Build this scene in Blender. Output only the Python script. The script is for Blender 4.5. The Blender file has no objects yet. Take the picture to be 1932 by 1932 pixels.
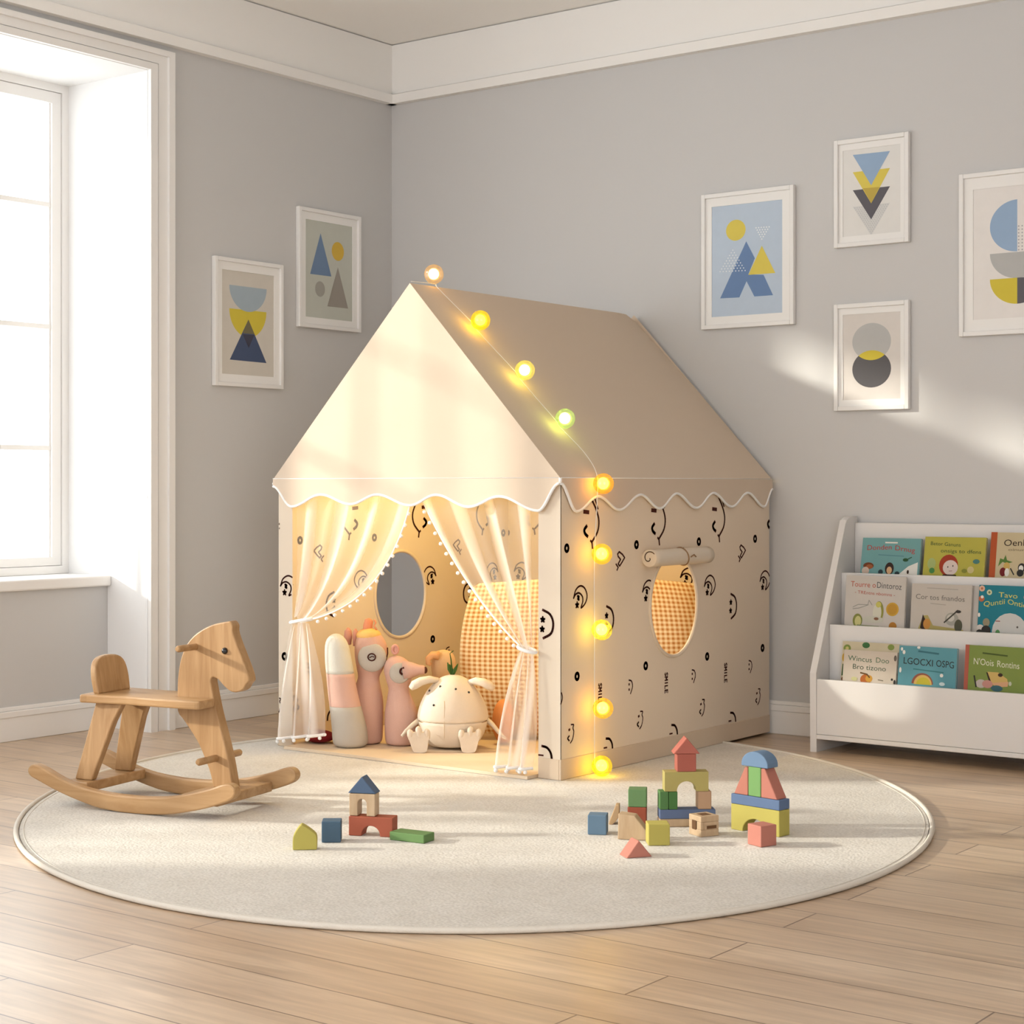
import bpy, math, random
from math import sin, cos, pi, radians as rad
from mathutils import Vector as V, Matrix as M

random.seed(7)
SC = bpy.context.scene
COL = SC.collection
WM = {}                                                    # world matrices of things

# ------------------------------------------------------------------ materials
def new_mat(name):
    m = bpy.data.materials.new(name); m.use_nodes = True
    nt = m.node_tree; nt.nodes.clear()
    return m, nt, nt.nodes, nt.links

def principled(name, col, rough=.6, bump=0, bscale=200, var=0, vscale=6, spec=.4, metal=0, sheen=0):
    m, nt, N, L = new_mat(name)
    o = N.new('ShaderNodeOutputMaterial'); p = N.new('ShaderNodeBsdfPrincipled')
    L.new(p.outputs[0], o.inputs[0])
    p.inputs['Base Color'].default_value = (*col, 1)
    p.inputs['Roughness'].default_value = rough
    p.inputs['Specular IOR Level'].default_value = spec
    p.inputs['Metallic'].default_value = metal
    if sheen: p.inputs['Sheen Weight'].default_value = sheen
    if var or bump:
        tc = N.new('ShaderNodeTexCoord')
    if var:
        n = N.new('ShaderNodeTexNoise'); n.inputs['Scale'].default_value = vscale; n.inputs['Detail'].default_value = 4
        L.new(tc.outputs['Object'], n.inputs['Vector'])
        mx = N.new('ShaderNodeMix'); mx.data_type = 'RGBA'
        mx.inputs[6].default_value = (*[c * (1 - var) for c in col], 1)
        mx.inputs[7].default_value = (*[min(1, c * (1 + var)) for c in col], 1)
        L.new(n.outputs[0], mx.inputs[0]); L.new(mx.outputs[2], p.inputs['Base Color'])
    if bump:
        n = N.new('ShaderNodeTexNoise'); n.inputs['Scale'].default_value = bscale; n.inputs['Detail'].default_value = 3
        L.new(tc.outputs['Object'], n.inputs['Vector'])
        b = N.new('ShaderNodeBump'); b.inputs['Strength'].default_value = bump; b.inputs['Distance'].default_value = .002
        L.new(n.outputs[0], b.inputs['Height']); L.new(b.outputs[0], p.inputs['Normal'])
    return m

def emission(name, col, s):
    m, nt, N, L = new_mat(name)
    o = N.new('ShaderNodeOutputMaterial'); e = N.new('ShaderNodeEmission')
    e.inputs[0].default_value = (*col, 1); e.inputs[1].default_value = s
    L.new(e.outputs[0], o.inputs[0]); return m

def fabric(name, col, trans=.2):
    m, nt, N, L = new_mat(name)
    o = N.new('ShaderNodeOutputMaterial'); d = N.new('ShaderNodeBsdfDiffuse'); t = N.new('ShaderNodeBsdfTranslucent')
    mx = N.new('ShaderNodeMixShader'); mx.inputs[0].default_value = trans
    d.inputs[0].default_value = (*col, 1); t.inputs[0].default_value = (*col, 1)
    tc = N.new('ShaderNodeTexCoord'); n = N.new('ShaderNodeTexNoise'); n.inputs['Scale'].default_value = 500
    b = N.new('ShaderNodeBump'); b.inputs['Strength'].default_value = .12; b.inputs['Distance'].default_value = .001
    n2 = N.new('ShaderNodeTexNoise'); n2.inputs['Scale'].default_value = 3.5; n2.inputs['Detail'].default_value = 1
    b2 = N.new('ShaderNodeBump'); b2.inputs['Strength'].default_value = .25; b2.inputs['Distance'].default_value = .03
    L.new(tc.outputs['Object'], n.inputs['Vector']); L.new(tc.outputs['Object'], n2.inputs['Vector'])
    L.new(n.outputs[0], b.inputs['Height']); L.new(n2.outputs[0], b2.inputs['Height'])
    L.new(b2.outputs[0], b.inputs['Normal']); L.new(b.outputs[0], d.inputs['Normal'])
    L.new(d.outputs[0], mx.inputs[1]); L.new(t.outputs[0], mx.inputs[2]); L.new(mx.outputs[0], o.inputs[0])
    return m

def sheer(name, col, lo, hi, folds):
    m, nt, N, L = new_mat(name)
    o = N.new('ShaderNodeOutputMaterial'); d = N.new('ShaderNodeBsdfDiffuse'); t = N.new('ShaderNodeBsdfTranslucent')
    tr = N.new('ShaderNodeBsdfTransparent')
    d.inputs[0].default_value = (*col, 1); t.inputs[0].default_value = (*col, 1)
    mx = N.new('ShaderNodeMixShader'); mx.inputs[0].default_value = .5
    L.new(d.outputs[0], mx.inputs[1]); L.new(t.outputs[0], mx.inputs[2])
    uv = N.new('ShaderNodeUVMap'); uv.uv_map = 'UVMap'
    w = N.new('ShaderNodeTexWave'); w.inputs['Scale'].default_value = folds; w.inputs['Distortion'].default_value = 2.2
    w.inputs['Detail Scale'].default_value = .6; w.inputs['Detail'].default_value = 1
    mp = N.new('ShaderNodeMapping'); mp.inputs['Scale'].default_value = (1, .35, 1)
    L.new(uv.outputs[0], mp.inputs[0]); L.new(mp.outputs[0], w.inputs['Vector'])
    r = N.new('ShaderNodeMapRange'); r.inputs['From Min'].default_value = .62; r.inputs['From Max'].default_value = 1
    r.inputs['To Min'].default_value = lo; r.inputs['To Max'].default_value = hi
    L.new(w.outputs['Fac'], r.inputs['Value'])
    m2 = N.new('ShaderNodeMixShader'); L.new(r.outputs[0], m2.inputs[0]); L.new(tr.outputs[0], m2.inputs[1]); L.new(mx.outputs[0], m2.inputs[2])
    L.new(m2.outputs[0], o.inputs[0]); return m

def wood(name, c1, c2, stretch, rough=.45, scale=1.):
    m, nt, N, L = new_mat(name)
    o = N.new('ShaderNodeOutputMaterial'); p = N.new('ShaderNodeBsdfPrincipled'); L.new(p.outputs[0], o.inputs[0])
    p.inputs['Roughness'].default_value = rough; p.inputs['Specular IOR Level'].default_value = .35
    tc = N.new('ShaderNodeTexCoord'); mp = N.new('ShaderNodeMapping'); mp.inputs['Scale'].default_value = stretch
    n = N.new('ShaderNodeTexNoise'); n.inputs['Scale'].default_value = scale; n.inputs['Detail'].default_value = 5; n.inputs['Roughness'].default_value = .6
    n.inputs['Distortion'].default_value = .6
    L.new(tc.outputs['Object'], mp.inputs[0]); L.new(mp.outputs[0], n.inputs['Vector'])
    r = N.new('ShaderNodeValToRGB'); r.color_ramp.elements[0].position = .34; r.color_ramp.elements[1].position = .66
    r.color_ramp.elements[0].color = (*c1, 1); r.color_ramp.elements[1].color = (*c2, 1)
    L.new(n.outputs[0], r.inputs[0]); L.new(r.outputs[0], p.inputs['Base Color'])
    return m

def floor_mat():
    m, nt, N, L = new_mat('oak_floor')
    o = N.new('ShaderNodeOutputMaterial'); p = N.new('ShaderNodeBsdfPrincipled'); L.new(p.outputs[0], o.inputs[0])
    tc = N.new('ShaderNodeTexCoord')
    mp = N.new('ShaderNodeMapping'); mp.inputs['Location'].default_value = (.82, 3.422, 0)
    L.new(tc.outputs['Object'], mp.inputs[0])
    br = N.new('ShaderNodeTexBrick'); br.offset = .37; br.offset_frequency = 2; br.squash = 1
    br.inputs['Scale'].default_value = 1; br.inputs['Brick Width'].default_value = 1.55; br.inputs['Row Height'].default_value = .15
    br.inputs['Mortar Size'].default_value = .002; br.inputs['Mortar Smooth'].default_value = .1
    br.inputs['Color1'].default_value = (.535, .387, .255, 1); br.inputs['Color2'].default_value = (.665, .513, .365, 1)
    br.inputs['Mortar'].default_value = (.20, .12, .07, 1); br.inputs['Bias'].default_value = .1
    L.new(mp.outputs[0], br.inputs['Vector'])
    m2 = N.new('ShaderNodeMapping'); m2.inputs['Scale'].default_value = (2.2, 26, 1); L.new(tc.outputs['Object'], m2.inputs[0])
    n = N.new('ShaderNodeTexNoise'); n.inputs['Scale'].default_value = 1.6; n.inputs['Detail'].default_value = 6; n.inputs['Distortion'].default_value = .8
    L.new(m2.outputs[0], n.inputs['Vector'])
    r = N.new('ShaderNodeValToRGB'); r.color_ramp.elements[0].position = .3; r.color_ramp.elements[1].position = .7
    r.color_ramp.elements[0].color = (.74, .70, .66, 1); r.color_ramp.elements[1].color = (1.06, 1.05, 1.04, 1)
    L.new(n.outputs[0], r.inputs[0])
    n3 = N.new('ShaderNodeTexNoise'); n3.inputs['Scale'].default_value = 1.1; n3.inputs['Detail'].default_value = 3
    m3 = N.new('ShaderNodeMapping'); m3.inputs['Scale'].default_value = (1, 4, 1); L.new(tc.outputs['Object'], m3.inputs[0]); L.new(m3.outputs[0], n3.inputs['Vector'])
    r3 = N.new('ShaderNodeValToRGB'); r3.color_ramp.elements[0].position = .35; r3.color_ramp.elements[1].position = .65
    r3.color_ramp.elements[0].color = (.88, .84, .80, 1); r3.color_ramp.elements[1].color = (1.05, 1.05, 1.05, 1)
    L.new(n3.outputs[0], r3.inputs[0])
    a = N.new('ShaderNodeMix'); a.data_type = 'RGBA'; a.blend_type = 'MULTIPLY'; a.inputs[0].default_value = 1
    L.new(br.outputs['Color'], a.inputs[6]); L.new(r.outputs[0], a.inputs[7])
    b = N.new('ShaderNodeMix'); b.data_type = 'RGBA'; b.blend_type = 'MULTIPLY'; b.inputs[0].default_value = 1
    L.new(a.outputs[2], b.inputs[6]); L.new(r3.outputs[0], b.inputs[7])
    L.new(b.outputs[2], p.inputs['Base Color'])
    rr = N.new('ShaderNodeMapRange'); rr.inputs['To Min'].default_value = .34; rr.inputs['To Max'].default_value = .5
    L.new(n.outputs[0], rr.inputs['Value']); L.new(rr.outputs[0], p.inputs['Roughness'])
    p.inputs['Specular IOR Level'].default_value = .5; p.inputs['Coat Weight'].default_value = .55; p.inputs['Coat Roughness'].default_value = .28
    bp = N.new('ShaderNodeBump'); bp.invert = True; bp.inputs['Strength'].default_value = .5; bp.inputs['Distance'].default_value = .002
    L.new(br.outputs['Fac'], bp.inputs['Height']); L.new(bp.outputs[0], p.inputs['Normal'])
    return m

def rug_mat():
    m, nt, N, L = new_mat('rug_pile')
    o = N.new('ShaderNodeOutputMaterial'); p = N.new('ShaderNodeBsdfPrincipled'); L.new(p.outputs[0], o.inputs[0])
    p.inputs['Roughness'].default_value = .95; p.inputs['Specular IOR Level'].default_value = .1; p.inputs['Sheen Weight'].default_value = .15
    tc = N.new('ShaderNodeTexCoord')
    vo = N.new('ShaderNodeTexVoronoi'); vo.inputs['Scale'].default_value = 130
    mp = N.new('ShaderNodeMapping'); mp.inputs['Scale'].default_value = (1, 1.5, 1); mp.inputs['Rotation'].default_value = (0, 0, .3)
    L.new(tc.outputs['Object'], mp.inputs[0]); L.new(mp.outputs[0], vo.inputs['Vector'])
    n = N.new('ShaderNodeTexNoise'); n.inputs['Scale'].default_value = 9; n.inputs['Detail'].default_value = 7; L.new(tc.outputs['Object'], n.inputs['Vector'])
    r = N.new('ShaderNodeValToRGB'); r.color_ramp.elements[0].position = .3; r.color_ramp.elements[1].position = .7
    r.color_ramp.elements[0].color = (.685, .635, .56, 1); r.color_ramp.elements[1].color = (.745, .70, .63, 1)
    L.new(n.outputs[0], r.inputs[0])
    k = N.new('ShaderNodeMix'); k.data_type = 'RGBA'; k.blend_type = 'MULTIPLY'; k.inputs[0].default_value = 1
    r2 = N.new('ShaderNodeValToRGB'); r2.color_ramp.elements[0].color = (1.03, 1.03, 1.03, 1); r2.color_ramp.elements[1].color = (.82, .81, .80, 1); r2.color_ramp.elements[1].position = .75
    L.new(vo.outputs['Distance'], r2.inputs[0]); L.new(r.outputs[0], k.inputs[6]); L.new(r2.outputs[0], k.inputs[7]); L.new(k.outputs[2], p.inputs['Base Color'])
    b = N.new('ShaderNodeBump'); b.invert = True; b.inputs['Strength'].default_value = .5; b.inputs['Distance'].default_value = .003
    L.new(vo.outputs['Distance'], b.inputs['Height']); L.new(b.outputs[0], p.inputs['Normal'])
    return m

def gingham_mat():
    m, nt, N, L = new_mat('gingham')
    o = N.new('ShaderNodeOutputMaterial'); p = N.new('ShaderNodeBsdfPrincipled'); L.new(p.outputs[0], o.inputs[0])
    p.inputs['Roughness'].default_value = .9; p.inputs['Specular IOR Level'].default_value = .1
    uv = N.new('ShaderNodeUVMap'); uv.uv_map = 'UVMap'; sp = N.new('ShaderNodeSeparateXYZ'); L.new(uv.outputs[0], sp.inputs[0])
    outs = []
    for ax in (0, 1):
        a = N.new('ShaderNodeMath'); a.operation = 'MULTIPLY'; a.inputs[1].default_value = 1 / .0165
        f = N.new('ShaderNodeMath'); f.operation = 'FRACT'; g = N.new('ShaderNodeMath'); g.operation = 'GREATER_THAN'; g.inputs[1].default_value = .5
        L.new(sp.outputs[ax], a.inputs[0]); L.new(a.outputs[0], f.inputs[0]); L.new(f.outputs[0], g.inputs[0]); outs.append(g)
    s = N.new('ShaderNodeMath'); s.operation = 'ADD'; L.new(outs[0].outputs[0], s.inputs[0]); L.new(outs[1].outputs[0], s.inputs[1])
    h = N.new('ShaderNodeMath'); h.operation = 'MULTIPLY'; h.inputs[1].default_value = .5; L.new(s.outputs[0], h.inputs[0])
    r = N.new('ShaderNodeValToRGB'); r.color_ramp.elements[0].color = (.84, .74, .54, 1); r.color_ramp.elements[1].color = (.50, .235, .08, 1)
    e = r.color_ramp.elements.new(.5); e.color = (.72, .52, .29, 1)
    L.new(h.outputs[0], r.inputs[0]); L.new(r.outputs[0], p.inputs['Base Color'])
    return m

def glass_mat(name, tint, shine=.08, em=0):
    m, nt, N, L = new_mat(name)
    o = N.new('ShaderNodeOutputMaterial'); t = N.new('ShaderNodeBsdfTransparent'); g = N.new('ShaderNodeBsdfGlossy')
    t.inputs[0].default_value = (*tint, 1); g.inputs['Roughness'].default_value = .05
    mx = N.new('ShaderNodeMixShader'); mx.inputs[0].default_value = shine
    L.new(t.outputs[0], mx.inputs[1]); L.new(g.outputs[0], mx.inputs[2]); L.new(mx.outputs[0], o.inputs[0])
    return m

def bulb_mat(name, tint):
    # crackle glass: tinted clear glass with a web of frosted cracks
    m, nt, N, L = new_mat(name)
    o = N.new('ShaderNodeOutputMaterial'); t = N.new('ShaderNodeBsdfTransparent'); d = N.new('ShaderNodeBsdfTranslucent'); g = N.new('ShaderNodeBsdfGlossy')
    t.inputs[0].default_value = (*tint, 1); d.inputs[0].default_value = (*tint, 1); g.inputs['Roughness'].default_value = .1
    tc = N.new('ShaderNodeTexCoord'); vo = N.new('ShaderNodeTexVoronoi'); vo.inputs['Scale'].default_value = 110
    L.new(tc.outputs['Object'], vo.inputs['Vector'])
    r = N.new('ShaderNodeMapRange'); r.inputs['From Max'].default_value = .8; r.inputs['To Min'].default_value = .05; r.inputs['To Max'].default_value = .15
    L.new(vo.outputs['Distance'], r.inputs['Value'])
    mx = N.new('ShaderNodeMixShader'); L.new(r.outputs[0], mx.inputs[0]); L.new(t.outputs[0], mx.inputs[1]); L.new(d.outputs[0], mx.inputs[2])
    m2 = N.new('ShaderNodeMixShader'); m2.inputs[0].default_value = .07; L.new(mx.outputs[0], m2.inputs[1]); L.new(g.outputs[0], m2.inputs[2])
    L.new(m2.outputs[0], o.inputs[0]); return m

MT = dict(
    wall=principled('grey_wall_paint', (.58, .57, .56), .85, spec=.2, bump=.05, bscale=300),
    white=principled('white_paint', (.82, .80, .775), .5, spec=.35),
    frieze=principled('frieze_paint', (.85, .83, .80), .8, spec=.2),
    ceiling=principled('ceiling_paint', (.92, .90, .87), .9, spec=.1),
    floor=floor_mat(), rug=rug_mat(),
    rug_edge=principled('rug_binding', (.68, .63, .555), .95, bump=.6, bscale=260, spec=.1),
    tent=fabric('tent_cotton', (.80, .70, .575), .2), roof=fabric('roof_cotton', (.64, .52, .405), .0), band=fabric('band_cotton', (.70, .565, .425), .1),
    ink=principled('brown_ink', (.06, .016, .011), .8, spec=.1),
    piping=principled('white_piping', (.87, .85, .82), .7, spec=.2),
    mat=principled('tent_floor_cloth', (.70, .56, .41), .9, spec=.1),
    sheer=sheer('sheer_voile', (.95, .92, .90), .24, .86, 1.15), gather=sheer('gathered_voile', (.95, .92, .90), .31, .90, 1.3),
    lace=principled('white_lace', (.90, .88, .86), .8, spec=.2),
    cover=principled('bookcase_lacquer', (.70, .675, .65), .45, spec=.4),
    pages=principled('book_pages', (.82, .80, .75), .9),
    frame=principled('frame_white', (.80, .785, .765), .5, spec=.35),
    board=principled('mount_board', (.83, .815, .79), .9, spec=.1),
    woodv=wood('pine_upright', (.315, .17, .068), (.44, .265, .125), (38, 38, 2.6)),
    woodh=wood('pine_lengthwise', (.345, .19, .078), (.475, .295, .145), (3, 30, 30)),
    black=principled('black_bead', (.01, .01, .012), .2, spec=.6),
    cord=principled('clear_cord', (.80, .76, .70), .4),
    pane=glass_mat('window_glass', (.97, .985, .98), .05),
    gingham=gingham_mat(),
)
_cm = {}
def C(r, g, b, rough=.75, var=.04, bump=0, bscale=400, vscale=25):
    k = (r, g, b, rough, bump)
    if k not in _cm:
        _cm[k] = principled('paint_%02x%02x%02x' % (int(r * 255), int(g * 255), int(b * 255)), (r, g, b), rough, bump, bscale, var, vscale, spec=.25)
    return _cm[k]
def S(r, g, b, **k):                                       # from screen values 0..255
    f = lambda c: ((c / 255 + .055) / 1.055) ** 2.4 if c > 10 else c / 255 / 12.92
    return C(round(f(r), 3), round(f(g), 3), round(f(b), 3), **k)

# ------------------------------------------------------------------ mesh builder
class MB:
    def __init__(s): s.v, s.f, s.m, s.s, s.uv = [], [], [], [], None
    def add(s, vs, fs, mat=0, smooth=False):
        o = len(s.v); s.v += [V(p) for p in vs]
        for f in fs: s.f.append([i + o for i in f]); s.m.append(mat); s.s.append(smooth)
        return s
    def box(s, x0, x1, y0, y1, z0, z1, mat=0, T=None):
        vs = [V((x, y, z)) for z in (z0, z1) for y in (y0, y1) for x in (x0, x1)]
        if T: vs = [T @ p for p in vs]
        return s.add(vs, [(0, 2, 3, 1), (4, 5, 7, 6), (0, 1, 5, 4), (2, 6, 7, 3), (1, 3, 7, 5), (0, 4, 6, 2)], mat)
    def prism(s, pts, a, b, fn, mat=0, smooth=False, caps=True):   # polygon pts, from depth a to b, fn(u,v,d)->xyz
        n = len(pts)
        vs = [fn(u, w, a) for u, w in pts] + [fn(u, w, b) for u, w in pts]
        fs = [(i, (i + 1) % n, n + (i + 1) % n, n + i) for i in range(n)]
        s.add(vs, fs, mat, smooth)
        if caps:
            o = len(s.v) - 2 * n
            s.f.append([o + i for i in range(n)][::-1]); s.m.append(mat); s.s.append(False)
            s.f.append([o + n + i for i in range(n)]); s.m.append(mat); s.s.append(False)
        return s
    def tube(s, path, r, n=10, mat=0, closed=False, caps=True, flat=1.0, up=None):
        path = [V(p) for p in path]; k = len(path)
        rs = r if isinstance(r, (list, tuple)) else [r] * k
        rings = []; prev = None
        for i, p in enumerate(path):
            a = path[(i - 1) % k] if (closed or i > 0) else p
            b = path[(i + 1) % k] if (closed or i < k - 1) else p
            t = (b - a).normalized()
            if prev is None:
                u = V(up) if up else (V((0, 0, 1)) if abs(t.z) < .9 else V((1, 0, 0)))
                x = t.cross(u).normalized()
            else:
                x = (prev - t * prev.dot(t)).normalized()
            prev = x; y = t.cross(x)
            rings.append([p + x * rs[i] * cos(2 * pi * j / n) + y * rs[i] * flat * sin(2 * pi * j / n) for j in range(n)])
        vs = [q for ring in rings for q in ring]; fs = []
        for i in range(k if closed else k - 1):
            i2 = (i + 1) % k
            for j in range(n):
                fs.append((i * n + j, i * n + (j + 1) % n, i2 * n + (j + 1) % n, i2 * n + j))
        s.add(vs, fs, mat, True)
        if caps and not closed:
            o = len(s.v) - len(vs)
            s.f.append([o + j for j in range(n)][::-1]); s.m.append(mat); s.s.append(False)
            s.f.append([o + (k - 1) * n + j for j in range(n)]); s.m.append(mat); s.s.append(False)
        return s
    def ball(s, c, r, n=16, m=10, mat=0, T=None, shape=None):
        rx, ry, rz = r if isinstance(r, (tuple, list)) else (r, r, r)
        c = V(c); vs = [V((0, 0, 1))]
        for i in range(1, m):
            th = pi * i / m
            for j in range(n):
                ph = 2 * pi * j / n; vs.append(V((sin(th) * cos(ph), sin(th) * sin(ph), cos(th))))
        vs.append(V((0, 0, -1)))
        if shape: vs = [V(shape(p)) for p in vs]
        vs = [V((p.x * rx, p.y * ry, p.z * rz)) for p in vs]
        if T: vs = [T @ p for p in vs]
        vs = [p + c for p in vs]
        fs = [(0, 1 + j, 1 + (j + 1) % n) for j in range(n)]
        for i in range(m - 2):
            a = 1 + i * n; b = a + n
            fs += [(a + j, b + j, b + (j + 1) % n, a + (j + 1) % n) for j in range(n)]
        a = 1 + (m - 2) * n; e = len(vs) - 1
        fs += [(a + j, e, a + (j + 1) % n) for j in range(n)]
        return s.add(vs, fs, mat, True)
    def stroke(s, pts, w, fn, mat=0, keep=None):            # flat ribbon along 2D points
        for a, b in zip(pts[:-1], pts[1:]):
            a, b = V(a), V(b); d = b - a
            if d.length < 1e-6: continue
            if keep and not (keep(*a) and keep(*b)): continue
            d.normalize(); q = V((-d.y, d.x)) * w / 2; e = d * w * .3
            s.add([fn(*(a - e + q)), fn(*(b + e + q)), fn(*(b + e - q)), fn(*(a - e - q))], [(0, 1, 2, 3)], mat)
        return s
    def poly(s, pts, fn, mat=0, keep=None):
        if keep and not all(keep(*p) for p in pts): return s
        n = len(pts)
        cx = sum(p[0] for p in pts) / n; cy = sum(p[1] for p in pts) / n
        return s.add([fn(*p) for p in pts], [list(range(n))], mat)
    def disc(s, c, r, fn, mat=0, n=24, ry=None, a0=0, a1=2 * pi, keep=None):
        ry = ry or r
        full = abs(a1 - a0) > 6.2
        k = n if full else n + 1
        return s.poly([(c[0] + r * cos(a0 + (a1 - a0) * i / n), c[1] + ry * sin(a0 + (a1 - a0) * i / n)) for i in range(k)], fn, mat, keep)
    def grid(s, f, nu, nv, mat=0, smooth=True, uvscale=None):
        vs = [f(i / nu, j / nv) for j in range(nv + 1) for i in range(nu + 1)]
        fs = [(j * (nu + 1) + i, j * (nu + 1) + i + 1, (j + 1) * (nu + 1) + i + 1, (j + 1) * (nu + 1) + i) for j in range(nv) for i in range(nu)]
        return s.add(vs, fs, mat, smooth)
    def build(s, name, mats, parent=None, bevel=0, seg=2, subd=0, local=False, uv=None):
        me = bpy.data.meshes.new(name)
        vs = s.v
        if parent is not None and not local:
            inv = WM[parent.name].inverted(); vs = [inv @ p for p in vs]
        me.from_pydata([tuple(p) for p in vs], [], s.f)
        if not isinstance(mats, (list, tuple)): mats = [mats]
        for mm in mats: me.materials.append(mm)
        me.polygons.foreach_set('material_index', s.m); me.polygons.foreach_set('use_smooth', s.s)
        if uv:
            l = me.uv_layers.new(name='UVMap')
            for lp in me.loops: l.data[lp.index].uv = uv[lp.vertex_index]
        me.update()
        o = bpy.data.objects.new(name, me); COL.objects.link(o)
        if parent is not None:
            o.parent = parent; WM[o.name] = WM[parent.name]
        else:
            WM[o.name] = M.Identity(4)
        if bevel:
            b = o.modifiers.new('bevel', 'BEVEL'); b.width = bevel; b.segments = seg; b.limit_method = 'ANGLE'; b.angle_limit = rad(40)
        if subd:
            b = o.modifiers.new('subdivision', 'SUBSURF'); b.levels = subd; b.render_levels = subd
        return o

def thing(name, label, cat, loc, rotz=0, group=None):
    o = bpy.data.objects.new(name, None); COL.objects.link(o)
    o.location = loc; o.rotation_euler = (0, 0, rotz); o.empty_display_size = .05
    WM[o.name] = M.Translation(V(loc)) @ M.Rotation(rotz, 4, 'Z')
    return tag(o, label, cat, group)
def tag(o, label, cat, group=None):
    o['label'] = label; o['category'] = cat
    if group: o['group'] = group
    return o
def struct(o): o['kind'] = 'structure'; return o
def smooth_poly(pts, corners=(), n=4):                      # Catmull-Rom outline, sharp at corners
    k = len(pts); out = []
    for i in range(k):
        p1, p2 = V(pts[i]), V(pts[(i + 1) % k])
        p0 = V(pts[i - 1]) if i not in corners else p1 * 2 - p2
        p3 = V(pts[(i + 2) % k]) if (i + 1) % k not in corners else p2 * 2 - p1
        for j in range(n):
            t = j / n
            out.append(tuple(.5 * ((2 * p1) + (p2 - p0) * t + (2 * p0 - 5 * p1 + 4 * p2 - p3) * t * t + (3 * p1 - p0 - 3 * p2 + p3) * t ** 3)))
    return out
def smooth_line(pts, n=5):
    k = len(pts); out = []
    for i in range(k - 1):
        p1, p2 = V(pts[i]), V(pts[i + 1])
        p0 = V(pts[i - 1]) if i else p1 * 2 - p2
        p3 = V(pts[i + 2]) if i + 2 < k else p2 * 2 - p1
        for j in range(n):
            t = j / n
            out.append(.5 * ((2 * p1) + (p2 - p0) * t + (2 * p0 - 5 * p1 + 4 * p2 - p3) * t * t + (3 * p1 - p0 - 3 * p2 + p3) * t ** 3))
    out.append(V(pts[-1])); return out
_tx = {}
def text_mesh(body):
    if body not in _tx:
        c = bpy.data.curves.new('lettering', 'FONT'); c.body = body; c.resolution_u = 3
        o = bpy.data.objects.new('lettering', c); COL.objects.link(o)
        me = bpy.data.meshes.new_from_object(o.evaluated_get(bpy.context.evaluated_depsgraph_get()))
        vs = [(p.co.x, p.co.y) for p in me.vertices]; fs = [list(p.vertices) for p in me.polygons]
        x0, x1 = min(v[0] for v in vs), max(v[0] for v in vs)
        _tx[body] = ([((v[0] - x0) / (x1 - x0), v[1] / .7) for v in vs], fs, (x1 - x0) / .7)
        bpy.data.objects.remove(o); bpy.data.curves.remove(c); bpy.data.meshes.remove(me)
    return _tx[body]
def lettering(mb, body, x0, x1, y, h, fn, mat, slope=0, arc=0):
    vs, fs, asp = text_mesh(body)
    mb.add([fn(x0 + u * (x1 - x0), y + w * h + slope * u - arc * (2 * u - 1) ** 2) for u, w in vs], fs, mat)

# ------------------------------------------------------------------ camera, light
CAM = V((4.991, -5.768, .92)); RV = V((.7994, .6009, 0)); FV = V((-.6009, .7994, 0))
TH = math.atan2(.6009, .7994)                               # heading that faces the camera
cd = bpy.data.cameras.new('camera'); co = bpy.data.objects.new('camera', cd); COL.objects.link(co)
co.location = CAM; co.rotation_euler = (rad(90), 0, TH)
cd.sensor_width = 36; cd.lens = 3300 / 1932 * 36; cd.shift_y = -51 / 1932; cd.clip_start = .05
SC.camera = co

w = bpy.data.worlds.new('daylight'); SC.world = w; w.use_nodes = True
bg = w.node_tree.nodes['Background']; bg.inputs[0].default_value = (.94, .968, 1, 1); bg.inputs[1].default_value = 4.2
sd = bpy.data.lights.new('sun', 'SUN'); sd.energy = 5.5; sd.angle = rad(2.7); sd.color = (1, .93, .82)
so = bpy.data.objects.new('sun', sd); COL.objects.link(so); so.location = (-4, -4, 4)
so.rotation_euler = V((1, .73, -.385)).to_track_quat('-Z', 'Y').to_euler()

SC.view_settings.view_transform = 'Standard'; SC.view_settings.look = 'None'
SC.view_settings.exposure = -.03; SC.view_settings.gamma = 1; SC.view_settings.use_curve_mapping = False
cy = SC.cycles
cy.use_denoising = True; cy.max_bounces = 7; cy.diffuse_bounces = 4; cy.transparent_max_bounces = 12; cy.use_adaptive_sampling = True; cy.adaptive_threshold = .035; cy.sample_clamp_indirect = 4
cy.caustics_reflective = False; cy.caustics_refractive = False

# ------------------------------------------------------------------ room
RZ = 2.829; WY0, WY1 = -4.7, -1.377; NT = 2.468; NX, SX = -.454, -.227; SILL = .578
XR, YF = 6.2, -7.2
mb = MB(); mb.box(NX - .25, XR, YF, .2, -.1, 0); struct(mb.build('floor', MT['floor']))
mb = MB(); mb.box(-.2, XR, YF, .2, RZ, RZ + .1); struct(mb.build('ceiling', MT['ceiling']))
mb = MB(); mb.box(-.2, XR, 0, .15, 0, RZ); struct(mb.build('wall_right', MT['wall']))
mb = MB(); mb.box(XR, XR + .15, -4.4, .2, 0, RZ); struct(mb.build('side_light_blocker', MT['wall']))  # unseen wall, added to block sky light on the tent's right side
mb = MB(); mb.box(2.6, XR, YF - .15, YF, 0, RZ); struct(mb.build('front_light_blocker', MT['wall']))  # unseen part-width wall, added to cut the fill light from the front
mb = MB()                                                   # left wall with the deep window niche
mb.box(NX - .2, 0, WY1, 0, 0, RZ); mb.box(NX - .2, 0, YF, WY0, 0, RZ); mb.box(NX - .2, 0, WY0, WY1, NT, RZ)
mb.box(NX - .2, SX, WY0, WY1, 0, SILL - .04)
struct(mb.build('wall_left', MT['wall']))
mb = MB()                                                   # white lining of the niche: far side, top, near side
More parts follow.
